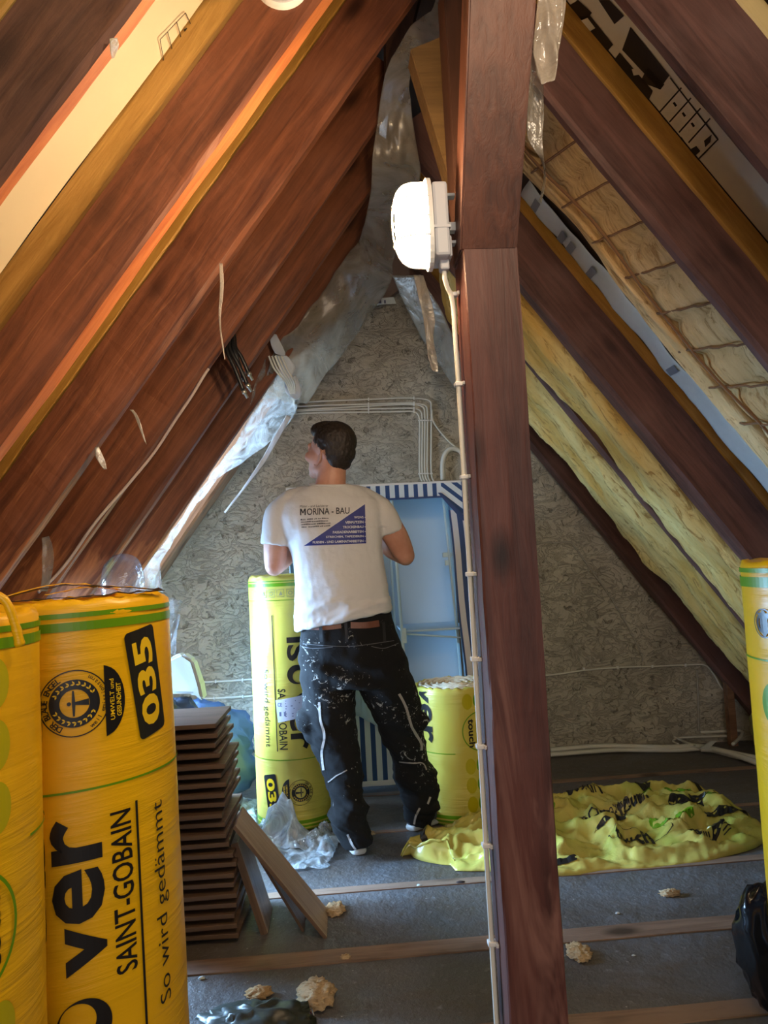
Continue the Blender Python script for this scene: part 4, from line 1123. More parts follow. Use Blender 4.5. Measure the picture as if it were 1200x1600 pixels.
t_ = NT('dark_hair'); a_ = t_.noise(t_.coord((1, 1, .5)), 60, 5, .7)
M_HAIR = t_.done(t_.bsdf(t_.ramp(a_.outputs[0], [(.35, (.012, .008, .006)), (.7, (.045, .030, .022))]).outputs[0], .55, t_.bump(a_.outputs[0], .8, .004)))
mesh_obj('hair', me, M_HAIR, man, smooth=True)
# --- t-shirt
bm = bmesh.new(); rg = []
for py, l, r_, hd, dy in ((966, 461, 612, .130, 0), (960, 461, 613, .132, 0), (955, 462, 611, .130, 0), (925, 462, 606, .125, 0), (895, 459, 600, .122, 0), (860, 452, 597, .125, 0), (830, 442, 599, .128, 0), (805, 434, 602, .120, .0), (785, 440, 594, .105, .0), (770, 456, 575, .085, 0), (760, 474, 556, .068, .0)):
    a, b = H_(l, py), H_(r_, py); c_ = (a+b)/2; c_.y = YM+dy
    rg.append((c_, (b.x-a.x)/2, hd))
loft(bm, rg, 40, 2.6)
limb(bm, [H_(452, 792), H_(436, 806), H_(431, 835), H_(429, 852)], [.060, .064, .062, .064], 5, 20, ends=False)
limb(bm, [H_(578, 790), H_(596, 803), H_(608, 822), H_(613, 834)], [.060, .064, .060, .060], 5, 20, ends=False)
limb(bm, [H_(478, 772), H_(456, 782), H_(440, 800)], [.040, .052, .060], 5, 18); limb(bm, [H_(552, 771), H_(574, 780), H_(594, 797)], [.040, .052, .060], 5, 18)
me = remeshed(bm, .0065, 7)
def shirt_folds(p, n_):
    f = .0050*(fbm((p.x*1.2, p.y, p.z*.9), 6.5, 4))
    back = 1 if n_.y < .3 else .4
    low = max(0, min(1, (1.22-p.z)/.22))
    f += back*low*.012*(ridged((p.x*1.1+p.z*1.2, 0, p.z*3.4-p.x*.8), 3.4, 3)-1.0)
    x0 = H_(455, 860).x; x1 = H_(595, 860).x
    for xc, s in ((x0, -1), (x1, 1)):       # drag lines from the armpits
        d = abs(p.x-xc); f += .010*math.exp(-(d/.045)**2)*math.sin((p.x*s*55)+(p.z*9))*(.3 if p.z > 1.42 else 1)*.6
    if p.z > 1.44: f += .005*math.sin(p.x*22+p.z*70)*math.exp(-((p.x-.0)/.12)**2)*.5
    return f
displace(me, shirt_folds)
for v in me.vertices:
    if v.co.z < 1.14: v.co.z += (v.co.x-.05)*.16*min(1, (1.14-v.co.z)/.12)
bm = bmesh.new(); cc_ = [at(514+31*math.cos(2*PI*k/28), 756, YM) + Vector((0, .075*math.sin(2*PI*k/28), .012*math.sin(2*PI*k/28)-.004)) for k in range(29)]
sweep(bm, cc_, .0055, 8); collar_bm = bm
t_ = NT('white_shirt_cotton'); a_ = t_.noise(t_.coord(), 9, 5, .6)
M_SHIRT = t_.done(t_.bsdf((.66, .65, .66), .85, t_.bump(a_.outputs[0], .25, .02), Sheen_Weight=.1))
shirt = mesh_obj('t_shirt', me, M_SHIRT, man, smooth=True)
build('collar', collar_bm, M_SHIRT, shirt, smooth=True)
bvh_s = BVHTree.FromPolygons([v.co.copy() for v in me.vertices], [tuple(p.vertices) for p in me.polygons])
sleeve_hem = None
def drape(bvh, off):
    def f(px, npy):
        a = at(px, -npy, YM); d = (a-CAMO).normalized(); hit = bvh.ray_cast(CAMO, d)
        return None if hit[0] is None else hit[0]+hit[1]*off
    return f
M_BLUEP = plain('blue_shirt_print', (.020, .030, .22), .55); M_TXT = plain('dark_shirt_print', (.03, .03, .04), .6); M_TXTW = plain('white_shirt_print', (.75, .76, .80), .6)
P = Print(); P.poly([(475, -853), (572, -849), (570, -788)]); P.build('print_triangle', drape(bvh_s, .0022), M_BLUEP, shirt, 2.5, 2.5)
P = Print()
def shear(P, k, x0):
    P.v = [(x, y+k*(x-x0)) for x, y in P.v]; return P
P.text('ORINA - BAU', 479.6, -805.3, 546, -795, 0, .012)
P.rect(469, -805.3, 471, -795); P.rect(476, -805.3, 478, -795); P.poly([(469.4, -795), (471.2, -795), (474.2, -801.5), (472.9, -802.6)]); P.poly([(475.8, -795), (477.6, -795), (474.1, -802.6), (472.9, -801.5)])
P.text('Maler - und Lackierer', 469, -793.4, 513, -789.6, 0, .0)
shear(P, .030, 469)
Q = Print()
Q.text('Mobil:', 470, -813.5, 478, -810.8, 0, .01)
for y, words in ((-812.9, ((480, 489), (491, 492), (493, 496), (497, 502), (503, 514))), (-816.9, ((470.6, 486), (487, 513))), (-820.9, ((471, 494), (495, 517))), (-824.9, ((471.6, 480), (482, 499), (500, 505), (506, 516)))):
    for a, b in words:          # small print too fine to read
        x = a
        while x < b-.5: Q.rect(x, y, min(b, x+1.0), y+1.7+.4*math.sin(x*5)); x += 1.35
shear(Q, .055, 469); P.add(Q.v, Q.f)
P.build('print_lettering', drape(bvh_s, .0022), M_TXT, shirt, 2.5, 0)
P = Print()
for i, (tx_, x0_) in enumerate((('WDVS', 553), ('VERPUTZEN', 539.5), ('TROCKENBAU', 535.5), ('FASSADENARBEITEN', 520), ('STREICHEN, TAPEZIEREN', 509.5), ('FLIESEN - UND LAMINATARBEITEN', 489))):
    y = -808.6-i*7.35; P.text(tx_, x0_, y-1.6, 567.5, y+2.2, 0, .02); P.disc(570.0, y, .7, 10)
shear(P, .028, 570)
P.build('print_list', drape(bvh_s, .0038), M_TXTW, shirt, 2.5, 0)
# --- trousers
bm = bmesh.new(); rg = []
for py, l, r_, hd in ((1072, 472, 642, .128), (1055, 468, 640, .130), (1030, 466, 634, .132), (1005, 467, 626, .128), (985, 468, 618, .122), (970, 469, 612, .120), (958, 470, 611, .118)):
    a, b = H_(l, py), H_(r_, py); c_ = (a+b)/2; c_.y = YM+.005; rg.append((c_, (b.x-a.x)/2, hd))
loft(bm, rg, 36, 2.5)
def legpts(L_): return [at(x, y, YM+dy) for x, y, r_, dy in L_], [sk(r_) for x, y, r_, dy in L_]
LEG_L = [(512, 1030, 44, 0), (513, 1070, 43, .01), (516, 1105, 40, .015), (519, 1140, 39, .02), (530, 1180, 32, .015), (540, 1222, 28, -.01), (543, 1255, 30, -.03), (546, 1280, 31, -.04), (554, 1303, 25, -.05), (560, 1322, 20, -.055)]
LEG_R = [(590, 1030, 44, .0), (604, 1070, 43, .02), (618, 1105, 41, .05), (627, 1140, 34, .09), (640, 1180, 31, .12), (650, 1220, 34, .14), (657, 1245, 31, .15), (656, 1268, 27, .16), (652, 1284, 23, .165)]
for L_ in (LEG_L, LEG_R):
    p_, r_ = legpts(L_); limb(bm, p_, r_, 5, 24, ends=False)
for (x, y, dy, r_) in ((484, 1125, .0, .062), (490, 1145, .0, .05), (655, 1125, .05, .045), (545, 1275, -.06, .085), (655, 1240, .13, .085)): sph(bm, at(x, y, YM+dy), r_)
me = remeshed(bm, .0075, 5)
def trouser_folds(p, n_):
    f = .006*fbm((p.x, p.y, p.z), 9, 4); z = p.z
    low = max(0, min(1, (.62-z)/.3)); mid = max(0, 1-abs(z-.62)/.2)
    f += (.016*low+.007*mid)*(ridged((p.x*2.0, p.y*2, z*6.5+p.x*3), 1.6, 3)-1.1)
    f += .006*math.exp(-((z-.80)/.07)**2)*math.sin(p.x*30+z*60)
    return f
displace(me, trouser_folds)
def splat_mat():
    t = NT('black_work_trouser_cloth'); co = t.coord()
    a = t.noise(co, 24, 6, .75, 1.5); reg = t.noise(co, 4.5, 3, .5); b = t.n('TexVoronoi', Vector=co); b.inputs['Scale'].default_value = 34
    s1 = t.ramp(t.math('ADD', a.outputs[0], t.math('MULTIPLY', reg.outputs[0], .45)), [(.865, (0, 0, 0)), (.88, (1, 1, 1))]).outputs[0]
    s2 = t.math('MULTIPLY', t.ramp(b.outputs[0], [(.09, (1, 1, 1)), (.12, (0, 0, 0))]).outputs[0], t.ramp(reg.outputs[0], [(.54, (0, 0, 0)), (.57, (1, 1, 1))]).outputs[0])
    s = t.math('MAXIMUM', s1, s2)
    c = t.mix(s, (.0045, .0042, .005), (.46, .45, .42))
    return t.done(t.bsdf(c, .95, t.bump(a.outputs[0], .3, .01)))
M_TROU = splat_mat()
trou = mesh_obj('trousers', me, M_TROU, man, smooth=True)
bvh_t = BVHTree.FromPolygons([v.co.copy() for v in me.vertices], [tuple(p.vertices) for p in me.polygons])
M_REFL = plain('reflective_strip_grey', (.42, .38, .36), .5)
def strip_on(name, pts, w_, bvh, mat, parent, off=.003, n=8):
    pts = smoothline([(x, -y, 0) for x, y in pts], n); P = Print(); vs = []; fs = []
    for i, p in enumerate(pts):
        t_ = (pts[min(i+1, len(pts)-1)]-pts[max(i-1, 0)]).normalized(); s_ = Vector((-t_.y, t_.x, 0))*w_/2
        vs += [(p+s_).xy, (p-s_).xy]
        if i: k = 2*i; fs.append((k-2, k-1, k+1, k))
    P.add([tuple(v) for v in vs], fs); return P.build(name, drape(bvh, off), mat, parent, 0, 0)
for pts, w_ in (([(499, 1097), (501, 1125), (507, 1150), (503, 1175), (506, 1203)], 3.6), ([(623, 1084), (634, 1105), (643, 1135), (657, 1160), (658, 1172)], 4.0), ([(513, 1222), (526, 1212), (542, 1203)], 1.8), ([(624, 1190), (645, 1192), (660, 1193), (666, 1203)], 1.8), ([(543, 1303), (550, 1318), (558, 1330)], 3.2), ([(656, 1262), (650, 1275), (647, 1288)], 3.0), ([(672, 1245), (668, 1256)], 3)):
    strip_on('reflective_strip', pts, w_, bvh_t, M_REFL, trou)
for pts in ([(472, 1010), (490, 1013), (520, 1011)], [(580, 1010), (600, 1013), (622, 1005)], [(474, 1006), (545, 1010), (615, 1001)]):
    strip_on('seam', pts, 1.0, bvh_t, plain('seam_thread', (.12, .12, .13), .7), trou)
M_BELT = plain('brown_leather_belt', (.16, .055, .03), .45, .3, 40, .2)
for a, b in (((486, 979), (533, 977)), ((548, 977), (592, 974))):
    strip_on('belt', [a, ((a[0]+b[0])/2, (a[1]+b[1])/2+1.5), b], 10, bvh_t, M_BELT, trou, .004)
for x in (501, 540, 598): strip_on('belt_loop', [(x, 972), (x+1, 988), (x+2, 1003)], 4.5, bvh_t, plain('loop_cloth', (.012, .012, .014), .7), trou, .007)
# --- shoes
def shoe(name, heel, dirv, L_=.29):
    d = Vector((dirv[0], dirv[1], 0)).normalized(); s_ = Vector((-d.y, d.x, 0)); o = Vector((heel.x, heel.y, 0))
    root = link(bpy.data.objects.new(name, None)); root.parent = man; root.matrix_parent_inverse = pworld(man).inverted(); root.empty_display_size = .03
    root['label'] = 'white soled work trainer'
    def sect(bm, prof):
        R_ = []
        for t, w_, z0, z1 in prof:
            c_ = o+d*(t*L_); ring = []
            for k in range(16):
                a = 2*PI*k/16; x = math.cos(a)*w_*.5; z = (math.sin(a)*.5+.5); x = math.copysign(abs(math.cos(a))**.6, math.cos(a))*w_*.5; z = (math.copysign(abs(math.sin(a))**.6, math.sin(a))*.5+.5)
                ring.append(bm.verts.new(c_+s_*x+Vector((0, 0, z0+(z1-z0)*z))))
            R_.append(ring)
        for i in range(len(R_)-1):
            for k in range(16): bm.faces.new((R_[i][k], R_[i][(k+1) % 16], R_[i+1][(k+1) % 16], R_[i+1][k]))
        bm.faces.new(R_[0][::-1]); bm.faces.new(R_[-1]); bmesh.ops.recalc_face_normals(bm, faces=bm.faces)
    bm = bmesh.new(); sect(bm, [(0, .05, .004, .026), (.05, .068, .001, .030), (.3, .075, .001, .028), (.6, .095, .001, .026), (.85, .090, .002, .026), (.96, .06, .006, .026), (1, .03, .01, .024)])
    build('sole', bm, M_WHITE, root, smooth=True)
    bm = bmesh.new(); sect(bm, [(.015, .045, .024, .085), (.06, .064, .024, .105), (.28, .070, .024, .105), (.45, .078, .024, .085), (.65, .088, .024, .066), (.85, .082, .024, .052), (.96, .05, .024, .040)])
    build('upper', bm, plain('shoe_cloth', (.10, .10, .12), .7, .4, 40, .3), root, smooth=True)
hl = onfloor(563, 1337); hr = onfloor(640, 1299)
shoe('shoe', hl, (-.28, .96)); shoe('shoe', hr, (.80, .60))

# ============================================================ FABRIC WARDROBE
YW = 4.12
w0 = at(447, 772, YW); w1 = at(716, 752, YW); WZ = w1.z; WX0, WX1 = w0.x, w1.x+.02; WD = .46
ward = empty('fabric_wardrobe', ((WX0+WX1)/2, YW+WD/2, 0), 'open fabric wardrobe with blue and white striped trim standing behind the man', 'wardrobe')
M_WFAB = plain('pale_blue_fabric', (.56, .72, .82), .7, .5, 3.5, .05)
M_WPOLE = plain('white_steel_tube', (.66, .80, .78), .35)
def stripes(name, axis, period, duty=.45, rot=0.0, phase=0.0):
    t = NT(name); sx = t.n('SeparateXYZ', Vector=t.coord((1, 1, 1), 'Object', (0, rot, 0)).outputs[0])
    v = t.math('FRACT', t.math('ADD', t.math('DIVIDE', sx.outputs[axis], period), phase+100))
    m = t.math('LESS_THAN', v, duty); return t.done(t.bsdf(t.mix(m, (.72, .78, .80), (.022, .070, .20)), .7))
M_ST_V = stripes('upright_stripe_fabric', 0, .053); M_ST_D = stripes('diagonal_stripe_fabric', 0, .05, rot=R(50)); M_ST_B = stripes('border_stripe_fabric', 0, .056, .4, phase=.35)
M_BLUE = plain('navy_piping', (.02, .055, .17), .6)
def pan(name, c, s, mat, parent=ward, bev=.004): return build(name, B(c, s, bev=bev), mat, parent)
pan('back_panel', ((WX0+WX1)/2, YW+WD-.01, WZ/2+.03), (WX1-WX0, .008, WZ-.08), M_WFAB)
def quadslab(name, pts, th, mat, parent=ward):
    """front-facing fabric piece through four or more points (x, y, z)"""
    bm = bmesh.new(); a = [bm.verts.new(p) for p in pts]; b = [bm.verts.new(Vector(p)+Vector((0, th, 0))) for p in pts]; n = len(pts)
    bm.faces.new(a); bm.faces.new(b[::-1])
    for i in range(n): bm.faces.new((a[i], b[i], b[(i+1) % n], a[(i+1) % n]))
    bmesh.ops.recalc_face_normals(bm, faces=bm.faces); return build(name, bm, mat, parent)
wb = at(752, 1066, YW); wr_b = at(765, 1225, YW).x      # right edge leans outward
xr_ = lambda z: WX1+(WZ-z)/(WZ-wb.z)*(wb.x+.005-WX1)
bm = bmesh.new()
v = [bm.verts.new(p) for p in ((WX1-.006, YW, WZ), (WX1-.006, YW+WD, WZ-.01), (xr_(.03)-.03, YW+WD, .03), (xr_(.03)-.006, YW, .03))]
u = [bm.verts.new(Vector(q_.co)+Vector((-.006, 0, 0))) for q_ in v]
bm.faces.new(v); bm.faces.new(u[::-1]); [bm.faces.new((v[i], u[i], u[(i+1) % 4], v[(i+1) % 4])) for i in range(4)]
bmesh.ops.recalc_face_normals(bm, faces=bm.faces); build('side_panel', bm, M_WFAB, ward)
pan('side_panel', (WX0+.004, YW+WD/2, WZ/2+.02), (.006, WD, WZ-.06), M_WFAB)
pan('top_panel', ((WX0+WX1)/2, YW+WD/2, WZ-.002), (WX1-WX0, WD, .008), M_WFAB)
val_h = .078
quadslab('striped_valance', [(WX0, YW-.006, WZ-.004), (WX1-.10, YW-.006, WZ-.004), (WX1-.10, YW-.006, WZ-val_h), (WX0, YW-.006, WZ-val_h)], .006, M_ST_V)
quadslab('navy_piping', [(WX0, YW-.010, WZ-val_h), (WX1-.11, YW-.010, WZ-val_h), (WX1-.11, YW-.010, WZ-val_h-.010), (WX0, YW-.010, WZ-val_h-.010)], .008, M_BLUE)
quadslab('striped_corner', [(WX1-.12, YW-.008, WZ-.004), (WX1, YW-.008, WZ-.002), (xr_(WZ-.19), YW-.008, WZ-.21), (WX1-.075, YW-.008, WZ-.12), (WX1-.12, YW-.008, WZ-.082)], .006, M_ST_D)
quadslab('navy_piping', [(WX1-.14, YW-.012, WZ-.060), (WX1-.125, YW-.012, WZ-.060), (WX1-.003, YW-.012, WZ-.190), (WX1-.003, YW-.012, WZ-.225), (WX1-.03, YW-.012, WZ-.2)], .008, M_BLUE)
quadslab('navy_piping', [(WX1-.006, YW-.012, WZ), (WX1+.003, YW-.012, WZ), (WX1+.006, YW-.012, WZ-.22), (WX1-.003, YW-.012, WZ-.22)], .008, M_BLUE)
quadslab('white_piping', [(WX0, YW-.012, WZ+.006), (WX1, YW-.012, WZ+.004), (WX1, YW-.012, WZ-.006), (WX0, YW-.012, WZ-.006)], .008, M_WHITE)
# striped upright border: built of cloth bands
def band(name, o0, o1, mat, z0=.04, z1=None, yy=-.008):
    z1 = WZ-.16 if z1 is None else z1; N = 12; bm = bmesh.new(); A = []
    for i in range(N+1):
        z = z1+(z0-z1)*i/N; wv = .004*math.sin(i*1.1); xx = xr_(z)
        A.append([bm.verts.new((xx+o0+wv, YW+yy+.004*math.sin(i), z)), bm.verts.new((xx+o1+wv, YW+yy+.004*math.sin(i), z)), bm.verts.new((xx+o1+wv, YW+yy+.006, z)), bm.verts.new((xx+o0+wv, YW+yy+.006, z))])
    for i in range(N):
        for k in range(4): bm.faces.new((A[i][k], A[i][(k+1) % 4], A[i+1][(k+1) % 4], A[i+1][k]))
    bm.faces.new(A[0][::-1]); bm.faces.new(A[-1]); bmesh.ops.recalc_face_normals(bm, faces=bm.faces); return build(name, bm, mat, ward)
band('border_stripe', -.092, -.082, M_BLUE); band('border_stripe', -.082, -.050, M_SHIRT); band('border_stripe', -.050, -.020, M_BLUE); band('border_stripe', -.020, -.002, M_SHIRT)
# tubes, connectors, shelves
def tube(name, a, b, r=.009, mat=M_WPOLE, parent=ward):
    bm = bmesh.new(); sweep(bm, [a, b], r, 12); return build(name, bm, mat, parent, smooth=True)
xm = at(613, 800, YW).x
tp = at(612, 780, YW+.02); bt = at(633, 1005, YW+.02)
tube('frame_tube', (xm, YW+.02, WZ-.02), (bt.x+.005, YW+.02, .03), .009)
tube('frame_tube', (xm+.005, YW+WD-.03, WZ-.02), (xm+.015, YW+WD-.03, .03), .008)
for x_ in (WX0+.03, ):
    tube('frame_tube', (x_, YW+.02, WZ-.02), (x_, YW+.02, .02)); tube('frame_tube', (x_, YW+WD-.03, WZ-.02), (x_, YW+WD-.03, .02))
tube('frame_tube', (WX1-.035, YW+WD-.03, WZ-.02), (xr_(.03)-.06, YW+WD-.03, .02)); tube('frame_tube', (WX1-.10, YW+.10, WZ-.03), (xr_(.9)-.09, YW+.10, .78), .007)
tube('frame_tube', (WX0+.02, YW+.02, WZ-.015), (WX1-.02, YW+.02, WZ-.015)); tube('frame_tube', (WX0+.02, YW+WD-.03, WZ-.015), (WX1-.02, YW+WD-.03, WZ-.015))
c_ = at(630, 993, YW+.02); build('tube_connector', B((c_.x+.004, YW+.02, c_.z), (.028, .028, .085), bev=.004), M_WPOLE, ward)
c_ = at(699, 867, YW+.12); build('tube_connector', B((c_.x, YW+.12, c_.z), (.055, .02, .028), bev=.004), M_WPOLE, ward)
c_ = at(699, 876, YW+.12); build('tube_connector', B((c_.x, YW+.12, c_.z-.012), (.03, .02, .03), bev=.004), M_WPOLE, ward)
zs_ = at(680, 984, YW+.03).z; xs0 = at(628, 985, YW).x
build('shelf', B(((xs0+xr_(zs_)-.05)/2, YW+.03+.20, zs_), (xr_(zs_)-.05-xs0, .40, .012), bev=.003), M_WFAB, ward)
tube('shelf_tube', (xs0, YW+.035, zs_-.012), (xr_(zs_)-.06, YW+.035, zs_-.055), .005)
# lower front: pale cover ending in a curved edge over the striped skirt
def curtain(name, px, Y, mat, amp=.010, th=.004, fr=16):
    """px = list of (x, y_top, y_bottom) pixel columns of a hanging cloth"""
    vs = []; fs = []; m_ = 14; cols = smoothline([Vector((a, b, c)) for a, b, c in px], 5)
    for i, q_ in enumerate(cols):
        for j in range(m_+1):
            p = at(q_.x, q_.y+(q_.z-q_.y)*j/m_, Y); p.y += amp*math.sin(i*fr/len(cols)*2)*(.3+.7*j/m_); vs.append(p)
    for i in range(len(cols)-1):
        for j in range(m_): a = i*(m_+1)+j; fs.append((a, a+1, a+m_+2, a+m_+1))
    o = from_data(name, vs, fs, mat, ward, smooth=True); so = o.modifiers.new('t', 'SOLIDIFY'); so.thickness = th; return o
M_ST_S = stripes('skirt_stripe_fabric', 0, .057, .46)
curtain('striped_skirt', [(480, 1085, 1226), (520, 1095, 1225), (556, 1110, 1224), (580, 1122, 1223), (600, 1132, 1222), (625, 1150, 1220), (650, 1160, 1219)], YW-.012, M_ST_S, .006)
curtain('pale_cover', [(480, 860, 1100), (520, 880, 1112), (556, 1010, 1118), (575, 1070, 1127), (592, 1105, 1137), (600, 1128, 1142)], YW-.030, M_WFAB, .006)
curtain('skirt_hem', [(480, 1224, 1231), (556, 1222, 1230), (620, 1218, 1226), (700, 1214, 1222)], YW-.02, M_WHITE, .003)

# ============================================================ PLASTIC SHEETS
def sheet(name, rows, mat, label, cat='plastic sheet', amp=.02, sc=5, thick=.0006, n=6, m_=16, parent=None, drift=1.0):
    """rows: [((px,py,Y), (px,py,Y)), ...] from the top down"""
    rr_ = [(at(*a), at(*b)) for a, b in rows]; R_ = []
    A_ = smoothline([a for a, b in rr_], n); B_ = smoothline([b for a, b in rr_], n); vs = []; fs = []
    for i, (a, b) in enumerate(zip(A_, B_)):
        for j in range(m_+1):
            p = a.lerp(b, j/m_); k = math.sin(PI*j/m_)**.5 if j not in (0, m_) else .3
            q_ = Vector((p.x*1.3, p.y*.5, p.z*.45))
            vs.append(p+Vector((.25*amp*N3(q_*sc*1.7), -amp*(ridged(q_, sc, 3)-1)*drift, .2*amp*N3(q_*sc*2.1))))
    W_ = m_+1
    for i in range(len(A_)-1):
        for j in range(m_): a = i*W_+j; fs.append((a, a+1, a+W_+1, a+W_))
    o = from_data(name, vs, fs, mat, parent, smooth=True); so = o.modifiers.new('t', 'SOLIDIFY'); so.thickness = thick
    if label: tag(o, label, cat)
    return o
sheet('plastic_sheet', [((690, -30, 2.3), (700, -30, 2.3)), ((672, 20, 2.3), (700, 40, 2.25)), ((640, 45, 2.35), (692, 68, 2.3)), ((612, 85, 2.45), (655, 90, 2.4)), ((600, 130, 2.6), (640, 125, 2.55)), ((590, 190, 2.7), (648, 190, 2.7)), ((581, 250, 2.75), (655, 250, 2.8)), ((577, 320, 3.1), (650, 300, 2.95)), ((555, 385, 3.6), (618, 400, 3.3)), ((510, 445, 3.75), (606, 448, 3.7)), ((470, 500, 3.75), (570, 500, 3.95)), ((432, 540, 3.8), (540, 545, 4.05)), ((415, 585, 3.85), (505, 590, 4.1)), ((400, 620, 3.9), (478, 632, 4.15))],
      M_SHEET, 'large crumpled translucent plastic sheet hanging from the ridge down along the left slope', amp=.045, sc=5, m_=26)
sheet('plastic_sheet', [((415, 560, 3.85), (470, 600, 4.05)), ((395, 610, 3.85), (468, 628, 4.1)), ((385, 660, 3.9), (448, 665, 4.15)), ((362, 700, 3.95), (405, 705, 4.12)), ((330, 742, 3.98), (348, 742, 4.1)), ((292, 796, 4.0), (303, 796, 4.08)), ((258, 846, 4.02), (268, 850, 4.08)), ((226, 885, 4.05), (250, 880, 4.1)), ((205, 925, 4.05), (256, 925, 4.1))],
      M_CLEAR, 'bright clear plastic flap bunched at the roof window under the hanging sheet', amp=.035, sc=8, m_=18)
sheet('plastic_sheet', [((612, 430, 4.1), (655, 430, 4.0)), ((635, 480, 4.2), (682, 470, 4.0)), ((665, 540, 4.3), (705, 520, 4.1)), ((700, 590, 4.35), (728, 570, 4.2)), ((726, 625, 4.4), (745, 605, 4.3))],
      M_SHEET, 'translucent plastic wrapped over the right gable rafter below the lamp', amp=.02, sc=6)
sheet('plastic_sheet', [((646, 430, 3.2), (662, 430, 3.2)), ((655, 470, 3.2), (674, 470, 3.2)), ((662, 505, 3.2), (680, 500, 3.2)), ((666, 535, 3.2), (677, 528, 3.2)), ((669, 560, 3.2), (682, 555, 3.2)), ((676, 580, 3.2), (685, 582, 3.2))],
      M_TORN, 'narrow torn plastic strip dangling below the lamp', amp=.012, sc=9)
sheet('torn_film', [((838, -30, 1.50), (885, -30, 1.50)), ((838, 30, 1.52), (880, 30, 1.50)), ((835, 80, 1.52), (872, 75, 1.50)), ((836, 110, 1.52), (868, 105, 1.50)), ((846, 135, 1.5), (864, 128, 1.5))],
      M_TORN, 'warm lit crumpled film hanging at the top right of the post', amp=.02, sc=14)
sheet('torn_film', [((832, 60, 1.54), (846, 60, 1.54)), ((828, 120, 1.55), (850, 120, 1.54)), ((824, 180, 1.56), (851, 180, 1.55)), ((826, 220, 1.57), (848, 215, 1.56)), ((846, 250, 1.57), (850, 250, 1.56)), ((850, 280, 1.57), (853, 282, 1.56)), ((843, 312, 1.57), (846, 318, 1.56))],
      M_SHEET, 'thin film strip tapering to a string right of the post', amp=.008, sc=12)
sheet('torn_film', [((872, 0, 1.58), (884, 0, 1.58)), ((866, 50, 1.58), (878, 50, 1.58)), ((864, 90, 1.58), (870, 88, 1.58))], M_TORN, 'second narrow film fold at the top edge right of the post', amp=.008, sc=12)
sheet('printed_tape', [((606, 113, 2.95), (618, 108, 2.95)), ((606, 135, 2.95), (620, 135, 2.95)), ((610, 155, 2.95), (617, 150, 2.95))], M_WHITE, 'small white tape piece on the hanging plastic left of the lamp', 'tape', amp=.004)
# tape patches and cables on the bunched sheet
M_TAPEP = plain('blue_marked_tape', (.55, .60, .68), .45, .4, 40, .15)
for rows, L_ in (([((430, 555, 3.80), (448, 556, 3.80)), ((436, 575, 3.82), (461, 570, 3.82)), ((446, 592, 3.84), (455, 590, 3.84))], 'upper patch of marked tape on the bunched plastic'),
                 ([((444, 598, 3.90), (462, 586, 3.90)), ((448, 615, 3.92), (472, 612, 3.92)), ((462, 625, 3.94), (466, 624, 3.94))], 'lower patch of marked tape above the wall cables'),
                 ([((448, 648, 4.0), (455, 652, 4.0)), ((432, 675, 4.02), (439, 680, 4.02)), ((418, 700, 4.05), (424, 706, 4.05)), ((402, 728, 4.05), (407, 732, 4.05)), ((382, 758, 4.1), (385, 760, 4.1)), ((350, 800, 4.2), (352, 802, 4.2))], 'long thin taped edge running down beside the clear flap'),
                 ([((420, 520, 3.75), (432, 522, 3.75)), ((424, 540, 3.76), (446, 552, 3.76)), ((430, 552, 3.77), (440, 556, 3.77))], 'folded beige tape at the upper end of the bunched plastic')):
    sheet('printed_tape', rows, M_TAPEP, L_, 'tape', amp=.006, sc=9, m_=6)
for i in range(5):
    c_ = cable('wall_cable', [at(420+i*5, 556, 3.74), at(428+i*5, 575, 3.76), at(440+i*4, 590, 3.80), at(448+i*3, 600, 3.86), at(455+i*1.5, 618, 3.95), at(460, 628+i*2, 4.2), wp(463, 630+i*4)], .005, M_CABLE)
    tag(c_, 'white cable of the fan crossing the bunched plastic, %s from the left' % ('first', 'second', 'third', 'fourth', 'fifth')[i], 'cable', 'cable fan at the bunched plastic')
# clear plastic sheets on the floor
def floor_sheet(name, corners, hgt, mat, label, seedv=0, n=40, hump=None):
    c = [onfloor(*p) for p in corners]; vs = []; fs = []
    for i in range(n+1):
        for j in range(n+1):
            u, v_ = i/n, j/n; p = c[0]*(1-u)*(1-v_)+c[1]*u*(1-v_)+c[2]*u*v_+c[3]*(1-u)*v_
            e_ = min(u, 1-u, v_, 1-v_)*8; e_ = min(1, e_)
            p += Vector((.03*N3((u*4, v_*4, seedv)), .03*N3((u*4, v_*4, seedv+5)), 0))*(1-e_*.5)
            p.z = .006+hgt*max(0, ridged((p.x*1.4, p.y*1.4, seedv), 5, 3)-.75)*(.35+.65*e_)
            if hump: p.z += hump[2]*math.exp(-((u-hump[0])/.22)**2-((v_-hump[1])/.22)**2)
            vs.append(p)
    for i in range(n):
        for j in range(n): a = i*(n+1)+j; fs.append((a, a+1, a+n+2, a+n+1))
    o = from_data(name, vs, fs, mat, smooth=True); so = o.modifiers.new('t', 'SOLIDIFY'); so.thickness = .0006
    return tag(o, label, 'plastic sheet')
floor_sheet('plastic_sheet', [(408, 1320), (520, 1345), (535, 1308), (405, 1290)], .07, M_CLEARF, 'crumpled clear plastic on the floor in front of the far roll', 1, hump=(.35, .6, .15))
floor_sheet('plastic_sheet', [(440, 1364), (512, 1358), (520, 1335), (420, 1325)], .02, M_CLEARF, 'flat clear plastic sheet on the floor next to the leaning boards', 2)
floor_sheet('plastic_sheet', [(365, 1275), (400, 1290), (402, 1250), (368, 1252)], .03, M_CLEARF, 'clear plastic spread between the panel stack and the far roll', 3)
